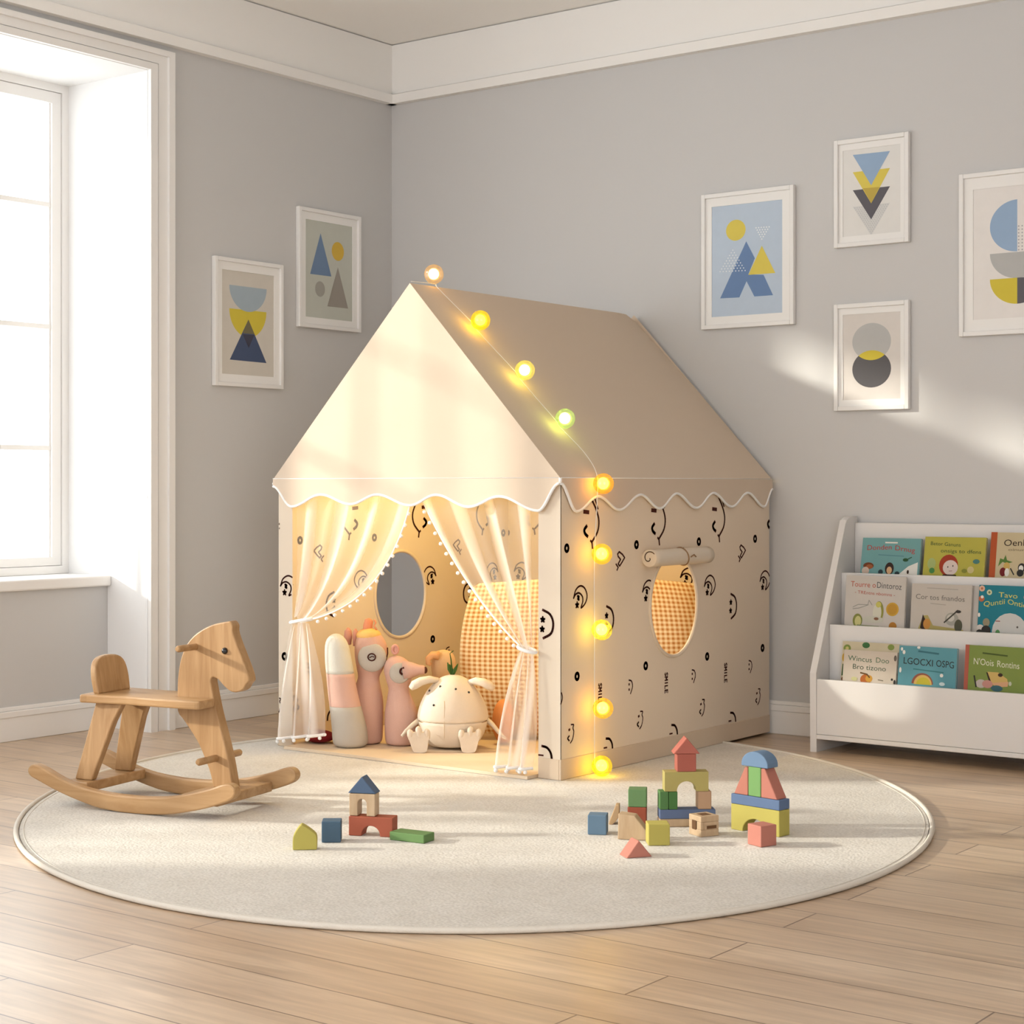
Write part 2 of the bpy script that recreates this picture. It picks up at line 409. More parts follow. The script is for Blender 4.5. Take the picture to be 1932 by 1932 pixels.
mb.box(NX, .001, WY1 - .006, WY1 + .001, SILL - .04, NT); mb.box(NX, .001, WY0 - .001, WY0 + .006, SILL - .04, NT); mb.box(NX, .001, WY0, WY1, NT - .006, NT + .001)
mb.box(SX + .001, .001, WY1 - .006, WY1 + .001, 0, SILL - .04); mb.box(SX + .001, .001, WY0 - .001, WY0 + .006, 0, SILL - .04)
struct(mb.build('trim_1', principled('niche_paint', (.80, .79, .78), .7, spec=.2)))
mb = MB()                                                   # window casing on the room face, mitred
CT = NT + .088
for a, b, d in ((-.006, .028, .019), (.028, .034, .010), (.034, .078, .015), (.078, .107, .026)):
    k = .72
    mb.prism([(WY1 + a, 0), (WY1 + b, 0), (WY1 + b, NT + b * k), (WY1 + a, NT + a * k)], 0, d, lambda u, v, q: V((q, u, v)))
    mb.prism([(WY0 - b, 0), (WY0 - a, 0), (WY0 - a, NT + a * k), (WY0 - b, NT + b * k)], 0, d, lambda u, v, q: V((q, u, v)))
    mb.prism([(WY0 - a, NT + a * k), (WY1 + a, NT + a * k), (WY1 + b, NT + b * k), (WY0 - b, NT + b * k)], 0, d, lambda u, v, q: V((q, u, v)))
struct(mb.build('trim_2', MT['white']))
mb = MB(); mb.box(NX - .05, -.203, WY0, WY1 - .0061, SILL - .04, SILL); sill = mb.build('window_sill', MT['white'], bevel=.006)
# window
win = bpy.data.objects.new('window_1', None); COL.objects.link(win); struct(win); win.location = (NX, (WY0 + WY1) / 2, SILL); WM[win.name] = M.Translation(win.location)
sill.parent = win; sill.matrix_parent_inverse = WM[win.name].inverted()
fy1, fy0, fz0, fz1 = WY1 - .006, WY0 + .006, SILL + .001, NT - .006
mb = MB()
mb.box(NX - .06, NX, fy1 - .03, fy1, fz0, fz1); mb.box(NX - .06, NX, fy0, fy0 + .03, fz0, fz1)
mb.box(NX - .06, NX, fy0 + .03, fy1 - .03, fz0, fz0 + .03); mb.box(NX - .06, NX, fy0 + .03, fy1 - .03, fz1 - .03, fz1)
mb.build('window_frame', MT['white'], win)
ncol = 4; cw = (fy1 - fy0 - .06) / ncol
for i in range(ncol):
    b1 = fy1 - .03 - i * cw - .002; b0 = b1 - cw + .004
    mb = MB(); st = .042; z0, z1 = fz0 + .032, fz1 - .032
    mb.box(NX - .045, NX - .006, b1 - st, b1, z0, z1); mb.box(NX - .045, NX - .006, b0, b0 + st, z0, z1)
    mb.box(NX - .045, NX - .006, b0 + st, b1 - st, z0, z0 + st - .01); mb.box(NX - .045, NX - .006, b0 + st, b1 - st, z1 - st, z1)
    mb.box(NX - .04, NX - .016, b1 - st - .008, b1 - st, z0 + st - .01, z1 - st); mb.box(NX - .04, NX - .016, b0 + st, b0 + st + .008, z0 + st - .01, z1 - st)
    sash = mb.build('sash', MT['white'], win)
    mb = MB()
    for zz in (1.062, 1.528, 1.997): mb.box(NX - .038, NX - .014, b0 + st, b1 - st, zz - .009, zz + .009)
    nb = 3
    for k in range(1, nb):
        yy = b1 - st - (b1 - b0 - 2 * st) * k / nb
        mb.box(NX - .038, NX - .014, yy - .008, yy + .008, z0, z1)
    mb.build('glazing_bar', MT['white'], sash)
    mb = MB(); mb.box(NX - .029, NX - .024, b0 + st - .004, b1 - st + .004, z0 + .02, z1 - .02); mb.build('pane', MT['pane'], sash)
# frieze under the ceiling
def frieze(name, x0, x1, y0, y1, dx, dy):
    mb = MB()
    for d, za, zb in ((.020, 2.613, RZ - .005), (.008, 2.60, RZ), (.034, 2.569, 2.608)):
        if dx: mb.box(0, d, y0, y1, za, zb)
        else: mb.box(x0, x1, -d, 0, za, zb)
    return struct(mb.build(name, MT['frieze']))
frieze('trim_3', 0, 0, YF, 0, 1, 0); frieze('trim_4', .0, XR, 0, 0, 0, 1)
def base(name, boxes):
    mb = MB()
    for (x0, x1, y0, y1, ax, sg) in boxes:
        for d, za, zb in ((.014, 0, .098), (.018, .085, .108), (.010, .108, .123)):
            if ax == 'x': mb.box(x0, x0 + d, y0, y1, za, zb)
            else: mb.box(x0, x1, -d, 0, za, zb)
    return struct(mb.build(name, MT['white'], bevel=.003))
base('baseboard_left', [(0, 0, WY1 + .107, 0, 'x', 1), (SX, 0, WY0 + .007, WY1 - .007, 'x', 1), (0, 0, YF, WY0 - .107, 'x', 1)])
base('baseboard_right', [(0.001, XR, 0, 0, 'y', -1)])

# ------------------------------------------------------------------ rug
RC = V((1.863, -1.774, 0)); RA, RB = 1.270, 1.492; RT = .008
rug = thing('round_rug', 'large round cream rug with a bound edge lying on the oak floor', 'rug', RC, TH)
def ell(a, k=1., z=0): return RC + RV * (RA * k * cos(a)) + FV * (RB * k * sin(a)) + V((0, 0, z))
mb = MB(); n = 128
ring = [ell(2 * pi * i / n, .993, RT) for i in range(n)]; low = [ell(2 * pi * i / n, .993, .0005) for i in range(n)]
mb.add(ring + low, [list(range(n)), list(range(2 * n - 1, n - 1, -1))] + [(i, n + i, n + (i + 1) % n, (i + 1) % n) for i in range(n)], 0)
mb.build('pile', MT['rug'], rug)
mb = MB(); mb.tube([ell(2 * pi * i / n, 1, .0075) for i in range(n)], .007, 8, 0, True); mb.build('binding', MT['rug_edge'], rug)
mb = MB(); mb.tube([ell(2 * pi * i / n, .985, .0078) for i in range(n)], .0016, 6, 0, True); mb.build('stitched_seam', MT['rug_edge'], rug)

# ------------------------------------------------------------------ play tent
X0, X1, Y0, Y1, ZB, EV, AX, AZ = .662, 1.87, -1.367, -.035, RT + .0005, .942, 1.272, 1.583
tent = thing('play_tent', 'cream house shaped fabric play tent printed with brown smiley doodles', 'play tent', (AX, (Y0 + Y1) / 2, ZB))
def st(mb, kind, c, fn, mat, keep, mir=1):
    """one doodle of the print; c = position of the repeat's first dot; mir=-1 mirrors it"""
    P = lambda l: [(c[0] + mir * a, c[1] + b) for a, b in l]
    sk = lambda l, w, sm=True: mb.stroke([tuple(q) for q in (smooth_line(P(l), 4) if sm else P(l))], w * 1.28, fn, mat, keep)
    def star(a, b, r):
        sk([(a + r * .9 * cos(t), b + r * sin(t)) for t in (1.57, 4.08, .31, 2.83, 5.34, 1.57)], .0042, False)
    if kind == 'dot':
        for a, b in ((0, 0), (.056, -.402)):
            sk([(a + .009 * cos(t * pi / 4), b + .010 * sin(t * pi / 4)) for t in range(9)], .0075)
    if kind == 'smile':
        sk([(.136, .151), (.163, .116), (.177, .082), (.169, .047), (.137, .015)], .0062)
        sk([(.130, .020), (.138, .014), (.141, -.004)], .006, False)
        sk([(.109, .067), (.096, .055), (.100, .043), (.114, .034)], .0085)
        sk([(.094, .112), (.119, .110)], .010, False)
        sk([(.155, .152), (.172, .120)], .005, False)
    if kind == 'heart':
        a, b = .305, -.043
        sk([(a + p, b + q) for p, q in ((-.011, .023), (.008, .014), (.021, .003), (.006, -.011), (-.0085, -.023), (-.017, -.016), (-.003, -.002), (-.017, .008), (-.02, .016), (-.011, .023))], .0048, False)
        sk([(a - .03, b - .016), (a - .017, b - .027), (a - .024, b - .036)], .0048, False)
    if kind == 'moon':
        a, b = .070, -.155
        sk([(a + p * 1.08, b + q) for p, q in ((-.031, -.002), (-.020, .023), (.003, .035), (.026, .026), (.038, .002), (.028, -.021), (.007, -.034), (.016, -.014), (.013, .002), (-.003, .013), (-.02, .010), (-.031, -.002))], .0045)
        sk([(a - .012, b + .004), (a - .004, b + .001), (a - .010, b - .005), (a - .003, b - .008)], .006)
        star(a - .014, b - .024, .010)
    if kind == 'wink':
        a, b = .225, -.236
        sk([(a - .004, b + .044), (a + .024, b + .031), (a + .036, b + .004), (a + .028, b - .027), (a - .002, b - .044)], .0062)
        star(a - .004, b + .014, .009); star(a - .006, b - .016, .009)
    if kind == 'word':                                       # SMILE, reading downwards
        x, y, h, wd = .175, -.435, .018, .0115
        gl = {'S': [[(.9, .85), (.5, 1), (.1, .8), (.5, .5), (.9, .25), (.5, 0), (.1, .15)]], 'M': [[(0, 0), (.05, 1), (.5, .35), (.95, 1), (1, 0)]], 'I': [[(.5, 0), (.5, 1)]],
              'L': [[(.1, 1), (.1, 0), (.85, 0)]], 'E': [[(.9, 1), (.1, 1), (.1, 0), (.9, 0)], [(.1, .5), (.75, .5)]]}
        for i, ch in enumerate('SMILE'):
            for g in gl[ch]:
                sk([(x + b * h, y - (i * .0145 + a * wd)) for a, b in g], .0036, False)
    if kind == 'face':
        a, b = .357, -.463
        sk([(a - .006, b + .023), (a + .010, b + .018), (a + .016, b), (a + .004, b - .022)], .0038)
        for q in (.009, -.008): sk([(a - .006, b + q), (a - .003, b + q)], .006, False)
    if kind == 'grin':
        a, b = .027, -.577
        sk([(a - .004, b + .028), (a + .010, b + .026), (a + .006, b + .016), (a + .011, b + .004), (a + .004, b - .018), (a - .008, b - .029)], .0036)
        sk([(a - .016, b + .012), (a - .011, b + .014)], .006, False); sk([(a - .014, b - .006), (a - .022, b - .013), (a - .014, b - .021)], .0045)
    if kind == 'arc':
        a, b = .228, -.635
        sk([(a - .010, b + .020), (a + .010, b + .016), (a + .024, b), (a + .028, b - .024)], .0062); star(a - .014, b - .012, .010)
    if kind == 'hat':
        a, b = .339, -.652
        sk([(a - .012, b - .012), (a, b + .004), (a + .012, b - .010)], .0058, False)
KINDS = ('dot', 'smile', 'heart', 'moon', 'wink', 'word', 'face', 'grin', 'arc', 'hat')
def panel(name, a0, a1, fn, n_out, hole=None, phases=(), inner=(), zb=None, zt=EV - .004, skip=()):
    """upright fabric panel; fn(a,z,d): a along the wall, d = depth from the outer face"""
    mb = MB(); zb = zb or .07; th = .004
    if hole:
        cy_, cz_, ry_, rz_ = hole; N = 72
        corners = [math.atan2((zz - cz_), (aa - cy_)) % (2 * pi) for aa in (a0, a1) for zz in (zb, zt)]
        ang = sorted([2 * pi * i / N for i in range(N)] + corners)
        E, Rr = [], []
        for t in ang:
            c, s_ = cos(t), sin(t)
            k = min(((a1 if c > 0 else a0) - cy_) / c if abs(c) > 1e-9 else 1e9, ((zt if s_ > 0 else zb) - cz_) / s_ if abs(s_) > 1e-9 else 1e9)
            Rr.append((cy_ + c * k, cz_ + s_ * k))
            q = 1 / math.sqrt((c / ry_) ** 2 + (s_ / rz_) ** 2); E.append((cy_ + c * q, cz_ + s_ * q))
        n = len(ang)
        for d in (0, th):
            mb.add([fn(*p, d) for p in E + Rr], [(i, (i + 1) % n, n + (i + 1) % n, n + i) for i in range(n)], 0)
        mb.add([fn(*p, 0) for p in E] + [fn(*p, th) for p in E], [(i, (i + 1) % n, n + (i + 1) % n, n + i) for i in range(n)], 0)
        keep = lambda a, z: a0 < a < a1 and zb < z < zt and ((a - cy_) / (ry_ + .008)) ** 2 + ((z - cz_) / (rz_ + .008)) ** 2 > 1
    else:
        mb.prism([(a0, zb), (a1, zb), (a1, zt), (a0, zt)], 0, th, fn)
        keep = lambda a, z: a0 < a < a1 and zb < z < zt
    for c, mir in phases:
        for kd in KINDS:
            if kd not in skip: st(mb, kd, (c, .724), lambda a, z: fn(a, z, -.0006), 1, keep, mir)
    for c, mir in inner:
        for kd in KINDS:
            if kd != 'word': st(mb, kd, (c, .724), lambda a, z: fn(a, z, th + .0006), 1, keep, mir)
    return mb.build(name, [MT['tent'], MT['ink']], tent)
HR, HL = (-.704, .513, .152, .172), (-.718, .506, .147, .164)
ph_r = [(-1.334 + .397 * k, 1) for k in range(-1, 4)]
ph_l = [(-.868 + .397 * k, -1) for k in range(-2, 4)]
pr_ = panel('side_wall', Y0, Y1, lambda a, z, d: V((X1 - d, a, z)), 1, HR, ph_r, [])
pl_ = panel('side_wall', Y0, Y1, lambda a, z, d: V((X0 + d, a, z)), -1, HL, [], ph_l)
panel('back_wall', X0 + .004, X1 - .004, lambda a, z, d: V((a, Y1 - d, z)), 1, None, [], [(.66 + .397 * k, 1) for k in range(-1, 4)])
panel('front_panel', 1.786, X1, lambda a, z, d: V((a, Y0 - .0005 + d, z)), -1, None, [(1.582, 1)])
panel('front_panel', X0, .728, lambda a, z, d: V((a, Y0 - .0005 + d, z)), -1, None, [(.635, 1), (.30, 1)], skip=('word', 'face', 'hat'))
for ch, (cy_, cz_, ry_, rz_), xx in ((pr_, HR, X1), (pl_, HL, X0 + .004)):
    mb = MB(); mb.tube([(xx, cy_ + ry_ * cos(2 * pi * i / 64), cz_ + rz_ * sin(2 * pi * i / 64)) for i in range(64)], .0065, 8, 0, True)
    mb.build('window_piping', MT['tent'], ch)
mb = MB()                                                   # fabric band round the foot
mb.box(X1 - .004, X1 + .003, Y0 - .003, Y1, ZB, .0725); mb.box(X0 - .003, X0 + .004, Y0 - .003, Y1, ZB, .0725)
mb.box(1.786, X1 - .004, Y0 - .0035, Y0 + .006, ZB, .0725); mb.box(X0 + .004, .728, Y0 - .0035, Y0 + .006, ZB, .0725); mb.box(X0 + .004, X1 - .004, Y1 - .006, Y1, ZB, .0725)
mb.build('base_band', MT['band'], tent, bevel=.002)
# roof
XL, XRR, YFt, YBk = .649, 1.877, Y0 - .012, Y1 + .006
mb = MB(); nv, nu = 20, 24
def slope(xe):
    def f(u, v):
        x = AX + (xe - AX) * v; z = AZ + (EV - AZ) * v; y = YFt + (YBk - YFt) * u
        back = max(0, (u - .94) / .06); z -= .022 * back ** 2 * (1 - v) ** 3
        sag = .006 * sin(pi * u) * sin(pi * v)
        nx = (AZ - EV); nz = abs(xe - AX); l = math.hypot(nx, nz)
        return V((x - sag * nx / l * (1 if xe > AX else -1), y, z - sag * nz / l))
    return f
mb.grid(slope(XRR), nu, nv); mb.grid(slope(XL), nu, nv)
for yy in (YFt, YBk):
    mb.add([(AX, yy, AZ), (XL, yy, EV), (XRR, yy, EV)], [(0, 1, 2)])
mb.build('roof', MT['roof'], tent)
def scallop(kn, n=10):
    out = []
    for (a, z), (b, y) in zip(kn[:-1], kn[1:]):
        for i in range(n):
            t = i / n; out.append((a + (b - a) * t, z + (y - z) * (1 - cos(pi * t)) / 2))
    out.append(kn[-1]); return out
kf = [(XL, .915), (.738, .845), (.877, .887), (1.012, .855), (1.132, .888), (1.274, .853), (1.386, .888), (1.52, .85), (1.644, .884), (1.795, .840), (XRR - .001, .925)]
ks = [(YFt, .925), (-1.295, .838), (-1.174, .884), (-1.053, .840), (-.928, .888), (-.809, .842), (-.703, .891), (-.571, .841), (-.458, .892), (-.329, .843), (-.215, .892), (-.092, .841), (YBk, .905)]
def valance(kn, fn):
    c = scallop(kn); mb = MB(); n = len(c)
    for d in (0, .003):
        mb.add([fn(a, z, d) for a, z in c] + [fn(a, EV, d) for a, z in c], [(i, i + 1, n + i + 1, n + i) for i in range(n - 1)], 0, False)
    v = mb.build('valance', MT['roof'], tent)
    mb = MB(); mb.tube([fn(a, z, .0015) for a, z in c], .0048, 8); mb.tube([fn(a, EV, .003) for a in (c[0][0], c[-1][0])], .0012, 6)
    mb.build('scallop_piping', MT['piping'], v)
valance(kf, lambda a, z, d: V((a, YFt - .001 - d, z)))
valance(ks, lambda a, z, d: V((XRR + .001 + d, a, z)))
valance(ks, lambda a, z, d: V((XL - .001 - d, a, z)))
mb = MB(); mb.tube([(XRR + .003, YFt - .003, .925), (XRR + .003, YFt - .003, EV)], .005, 8); mb.build('corner_piping', MT['piping'], tent)
# rolled-up window blind with its tie
mb = MB(); bx, bz, br = X1 + .029, .679, .0285
mb.tube([(bx, -.905 + .375 * i / 12, bz) for i in range(13)], [br] * 13, 24)
roll = mb.build('rolled_blind', MT['tent'], tent)
mb = MB(); sp = [(.003 + .022 * i / 60, -.9 * i / 60 * 4 * pi / 2) for i in range(61)]
mb.stroke([(bx + r * cos(t) * 1.0, bz + r * sin(t)) for r, t in sp], .003, lambda a, z: V((a, -.9062, z)))
mb.build('blind_spiral', S(120, 78, 44), roll)
mb = MB(); mb.tube([(bx + (br + .002) * cos(2 * pi * i / 28), -.700 + .012 * cos(2 * pi * i / 28 + 2), bz + (br + .002) * sin(2 * pi * i / 28)) for i in range(28)], .0022, 6, 0, True)
mb.tube([(bx + .030, -.690, bz - .002), (bx + .034, -.676, bz + .006), (bx + .032, -.660, bz - .002)], .002, 6); mb.build('blind_tie', S(150, 118, 86), roll)
mb = MB(); mb.box(X0 + .005, X1 - .005, Y0 + .008, Y1 - .008, RT + .001, RT + .011); mb.box(.736, 1.780, -1.418, Y0 + .008, RT + .001, RT + .011); mb.build('floor_mat', MT['mat'], tent)
MZ = RT + .012
ld = bpy.data.lights.new('tent_lamp', 'POINT'); ld.energy = 16; ld.color = (1, .75, .29); ld.shadow_soft_size = .05
lo = bpy.data.objects.new('tent_lamp', ld); COL.objects.link(lo); lo.location = (1.20, -.90, 1.12)

# ------------------------------------------------------------------ sheer curtains
def curtain(label, xs, xc, ctl, tie, wt, bot, nf, side):
    t = thing('curtain', label, 'curtain', (tie[0], -1.385, RT + .014), 0, 'sheer tie-back curtains at the tent door')
    mb = MB(); zt_ = .915; nu, nv = 70, 36
    def top(a, b):
        p0 = V((xs + (xc - xs) * a, 0, zt_)); p2 = V((tie[0] + side * (a - .5) * wt, 0, tie[1] + .012 * sin(a * 9)))
        p1 = V((xs, 0, .58)).lerp(V((ctl[0], 0, ctl[1])), a ** 1.15)
        p = p0 * (1 - b) ** 2 + p1 * 2 * b * (1 - b) + p2 * b * b
        A = .009 * (1 - b) + .008 * b * (1 - b) * 2 + .003 * b
        p.y = -1.352 - .036 * b * b + A * sin(2 * pi * nf * a + 1.5 * b)
        return p
    mb.grid(top, nu, nv)
    uv = [(i / nu, j / nv) for j in range(nv + 1) for i in range(nu + 1)]
    mb.build('upper_drape', MT['sheer'], t, uv=uv)
    def bots(a, b):
        x = tie[0] + side * (a - .5) * wt * (1 - b) ** 2
        c = (bot[0] + bot[1]) / 2; hw = abs(bot[1] - bot[0]) / 2
        k = 1 - (1 - b) ** 2.2
        x = (tie[0] + (c - tie[0]) * b) + side * (2 * a - 1) * (wt / 2 + (hw - wt / 2) * k)
        zb = bot[2] + (bot[3] - bot[2]) * a
        z = tie[1] - .006 + (zb - tie[1]) * b
        return V((x, -1.392 - .012 * b + (.006 + .014 * k) * sin(2 * pi * (nf - 2) * a + 2 * b), z))
    mb = MB(); mb.grid(bots, nu, 30); uv = [(i / nu, j / 30) for j in range(31) for i in range(nu + 1)]
    mb.build('lower_drape', MT['gather'], t, uv=uv)
    mb = MB(); mb.tube([V((tie[0] + (wt / 2 + .006) * cos(q), -1.388 + .022 * sin(q), tie[1] + side * .008 * cos(q))) for q in [2 * pi * i / 24 for i in range(24)]], .006, 8, 0, True)
    mb.build('tie_back', MT['lace'], t)
    mb = MB(); mb.tube([top(1, i / 40) for i in range(41)], .0026, 6); mb.build('lace_edge', MT['lace'], t)
    mb = MB(); mb.tube([bots(i / 60, 1) for i in range(61)], .0055, 6); mb.build('hem_trim', MT['lace'], t)
    for i in range(17):
        p = top(1, .05 + .9 * i / 16); mb = MB(); mb.ball(p + V((side * .003, -.004, -.013)), .0062, 10, 7); mb.build('pompom', MT['lace'], t)
    for i in range(7):
        p = bots((i + .5) / 7, 1); mb = MB(); mb.ball(p + V((0, -.004, -.010)), .0066, 10, 7); mb.build('pompom', MT['lace'], t)
    return t
curtain('left sheer white curtain tied back beside the pink plush toys', .733, 1.268, (1.165, .535), (.790, .452), .078, (.684, .900, .045, .075), 5, 1)
curtain('right sheer white curtain tied back in front of the gingham pillow', 1.782, 1.276, (1.465, .575), (1.757, .408), .050, (1.632, 1.778, .046, .042), 5, -1)

# ------------------------------------------------------------------ string of globe lights
sl = thing('string_lights', 'string of coloured crackle glass globe lights hung down the tent edge', 'string lights', (1.93, -1.21, RT))
nrm = V((.639, 0, .605)).normalized()
OFF = .062
RB_ = [((1.283, -1.268, 1.616), 'peach', (1, .80, .62)), (None, 'bright yellow', (1, .90, .28)), (None, 'pale yellow', (.97, .96, .66)), (None, 'mint green', (.76, .95, .78)),
       (None, 'orange', (1, .66, .40)), (None, 'amber', (1, .80, .40)), (None, 'lemon yellow', (.98, .96, .50)), (None, 'orange', (1, .74, .42)), (None, 'yellow', (1, .93, .36))]
pos = [V((1.283, -1.268, 1.622)), V((1.444, -1.222, 1.463)), V((1.607, -1.196, 1.293)), V((1.757, -1.182, 1.133)), V((1.928, -1.216, .924)),
       V((1.930, -1.228, .704)), V((1.930, -1.228, .467)), V((1.930, -1.222, .221)), V((1.930, -1.228, .0415))]
mb = MB()
cpts = [V((1.273, -1.374, AZ + .006)), V((1.283, -1.268, AZ + .006)), V((1.30, -1.262, AZ - .012))]
for p in pos[1:4]: cpts += [p - nrm * .030 + V((-.02, 0, .02)), p - nrm * .034]
cpts += [V((1.83, -1.190, 1.03)), V((1.895, -1.212, .965)), V((1.912, -1.226, .90))] + [V((1.905, -1.232, p.z)) for p in pos[5:]]
mb.tube(smooth_line(cpts, 6), .0013, 6); mb.build('cord', MT['cord'], sl)
core = emission('bulb_core', (1, .64, .035), 24)
cores = {'mint green': emission('bulb_core_mint', (.92, .86, .16), 17), 'peach': emission('bulb_core_peach', (1, .70, .22), 9), 'pale yellow': emission('bulb_core_pale', (1, .76, .12), 20)}
for p, (_, nm, tint) in zip(pos, RB_):
    mb = MB(); mb.ball(p, .0325, 24, 16); g = mb.build('globe', bulb_mat('globe_' + nm.replace(' ', '_'), tint), sl); g['label'] = nm + ' glass globe'
    mb = MB(); mb.ball(p + V((-.003, .002, .001)), .0185, 14, 10); mb.build('lit_core', cores.get(nm, core), g)

# ------------------------------------------------------------------ framed pictures
GREYB = S(176, 186, 192)
def picture(label, wall, a0, a1, z0, z1, prnt, bgc, art, group='framed geometric prints'):
    """wall 'r' : a = x on the right wall; wall 'l' : a = y on the left wall. art in 0..1 frame coordinates"""
    W, H = a1 - a0, z1 - z0
    if wall == 'r': f = lambda u, v, d: V((a0 + u * W, -d, z0 + v * H)); loc = ((a0 + a1) / 2, 0, z0)
    else: f = lambda u, v, d: V((d, a0 + u * W, z0 + v * H)); loc = (0, (a0 + a1) / 2, z0)
    t = thing('framed_print', label, 'picture', loc, 0, group)
    fu, fv = .016 / W, .016 / H
    mb = MB(); g = .001
    for (u0, u1, v0, v1) in ((0, fu, 0, 1), (1 - fu, 1, 0, 1), (fu, 1 - fu, 0, fv), (fu, 1 - fu, 1 - fv, 1)):
        mb.prism([(u0, v0), (u1, v0), (u1, v1), (u0, v1)], g, .022, f)
    mb.build('frame', MT['frame'], t, bevel=.002)
    p0, p1, q0, q1 = prnt
    mb = MB()                                               # mount with a bevelled window
    for (u0, u1, v0, v1) in ((fu, p0, fv, 1 - fv), (p1, 1 - fu, fv, 1 - fv), (p0, p1, fv, q0), (p0, p1, q1, 1 - fv)):
        mb.prism([(u0, v0), (u1, v0), (u1, v1), (u0, v1)], g, .012, f)
    mb.build('mount', MT['board'], t)
    mb = MB(); mats = [bgc]
    mb.prism([(p0, q0), (p1, q0), (p1, q1), (p0, q1)], g, .0095, f)
    for k, sh in enumerate(art):
        d = .0097 + .00012 * k; fn = lambda u, v, d=d: f(u, v, d); mat = sh[-1]
        if mat not in mats: mats.append(mat)
        mi = mats.index(mat)
        if sh[0] == 'p': mb.poly(sh[1], fn, mi)
        if sh[0] == 'q': mb.poly([sh[1]] + [(sh[1][0] + sh[2] * cos(sh[4][0] + (sh[4][1] - sh[4][0]) * i / 16), sh[1][1] + sh[3] * sin(sh[4][0] + (sh[4][1] - sh[4][0]) * i / 16)) for i in range(17)], fn, mi)
        if sh[0] == 'c': mb.disc(sh[1], sh[2], fn, mi, 40, sh[3], *(sh[4] if len(sh) > 5 else (0, 2 * pi)))
        if sh[0] == 'dots':
            for c in sh[1]: mb.disc(c, sh[2] / W, fn, mi, 8, sh[2] / H)
        if sh[0] == 'l': mb.stroke([(x * W, y * H) for x, y in sh[1]], sh[2], lambda x, y, fn=fn: fn(x / W, y / H), mi)
    mb.build('print', mats, t)
    return t
def cv(xl, xr, tl, tr, bl, br):
    def g(x, y):
        u = (x - xl) / (xr - xl); t = tl + (tr - tl) * u; b = bl + (br - bl) * u
        return (u, 1 - (y - t) / (b - t))
    return g
def tridots(g, pts, n, inv=False):
    a, b, c = [V(g(*p)) for p in pts]; out = []
    for i in range(n + 1):
        for j in range(n + 1 - i): out.append(tuple(a + (b - a) * i / n + (c - a) * j / n))
    return out
blue, dblue, navy = S(148, 172, 200), S(106, 132, 172), S(72, 84, 112)
yel, yel2, char, grey, lgrey = S(214, 196, 92), S(206, 188, 70), S(96, 94, 100), S(178, 178, 176), S(206, 206, 204)
wht = S(232, 234, 236)
g = cv(60, 595, 430, 372, 1220, 1190)
picture('framed blue print of a mountain under a yellow sun', 'r', 1.570, 1.962, 1.510, 2.022, (.105, .87, .09, .905), S(184, 198, 214), [
    ('c', g(257, 635), .107, .077, yel),
    ('p', [g(*p) for p in ((318, 700), (368, 800), (330, 895), (418, 898), (472, 1018), (365, 1025), (320, 935), (278, 1030), (165, 1035))], dblue),
    ('p', [g(*p) for p in ((408, 727), (485, 888), (330, 898))], yel),
    ('dots', tridots(g, ((375, 622), (450, 617), (408, 688)), 5), .0028, wht), ('dots', tridots(g, ((240, 752), (165, 878), (312, 872)), 8), .0024, wht)])
g = cv(838, 1270, 118, 55, 728, 692)
tr = lambda *p: ('p', [g(*q) for q in p])
picture('framed print of four stacked downward triangles in blue yellow and charcoal', 'r', 2.124, 2.413, 1.775, 2.162, (.11, .88, .10, .90), S(222, 220, 216), [
    (*tr((943, 490), (1158, 465), (1050, 655)), lgrey), ('dots', tridots(g, ((955, 497), (1146, 475), (1050, 640)), 14), .0018, S(180, 180, 182)),
    (*tr((943, 395), (1158, 370), (1050, 562)), char), (*tr((943, 292), (1158, 265), (1050, 470)), yel),
    (*tr((943, 193), (1158, 167), (1050, 365)), blue), (*tr((1003, 383), (1097, 375), (1050, 470)), S(186, 164, 80))])
g = cv(838, 1270, 1075, 1043, 1690, 1685)
lens = []
ru, rv_ = 112 / 432, 108 / 625
c1, c2 = g(1052, 1287), g(1052, 1447)
dd = (c1[1] - c2[1]) / 2 / rv_; hh = math.acos(dd)
lens = [(c1[0] + ru * cos(-pi / 2 + t), c1[1] + rv_ * sin(-pi / 2 + t)) for t in [-hh + 2 * hh * i / 16 for i in range(17)]] + [(c2[0] + ru * cos(pi / 2 + t), c2[1] + rv_ * sin(pi / 2 + t)) for t in [-hh + 2 * hh * i / 16 for i in range(17)]]
picture('framed print of grey and charcoal circles overlapping in a yellow lens', 'r', 2.124, 2.413, 1.187, 1.571, (.11, .88, .10, .90), S(214, 208, 202), [
    ('c', c1, ru, rv_, S(182, 182, 180)), ('c', c2, ru, rv_, S(92, 90, 92)), ('p', lens, yel2)])
g = cv(1560, 2204, 310, 244, 1262, 1228)
cx_, cy1, cy2, cy3 = g(1882, 0)[0], g(1882, 608)[1], g(1882, 764)[1], g(1882, 915)[1]
ru, rv_ = 152 / 644, 152 / 965
picture('framed print of blue, grey and yellow half circles, farthest right picture', 'r', 2.598, 3.005, 1.431, 1.990, (.118, .882, .10, .90), S(226, 222, 218), [
    ('c', (cx_, cy1), ru, rv_, (pi / 2, 3 * pi / 2), blue), ('dots', [(cx_ + .03 * i + .012, cy2 + .012 + .0205 * j) for i in range(8) for j in range(8)], .0028, S(170, 170, 172)),
    ('c', (cx_, cy2), ru, rv_, (pi, 2 * pi), grey), ('q', (cx_, cy3), ru, rv_, (pi, 1.5 * pi), yel2), ('q', (cx_, cy3), ru, rv_, (1.5 * pi, 2 * pi), char)])
g = cv(97, 738, 548, 638, 1775, 1808)
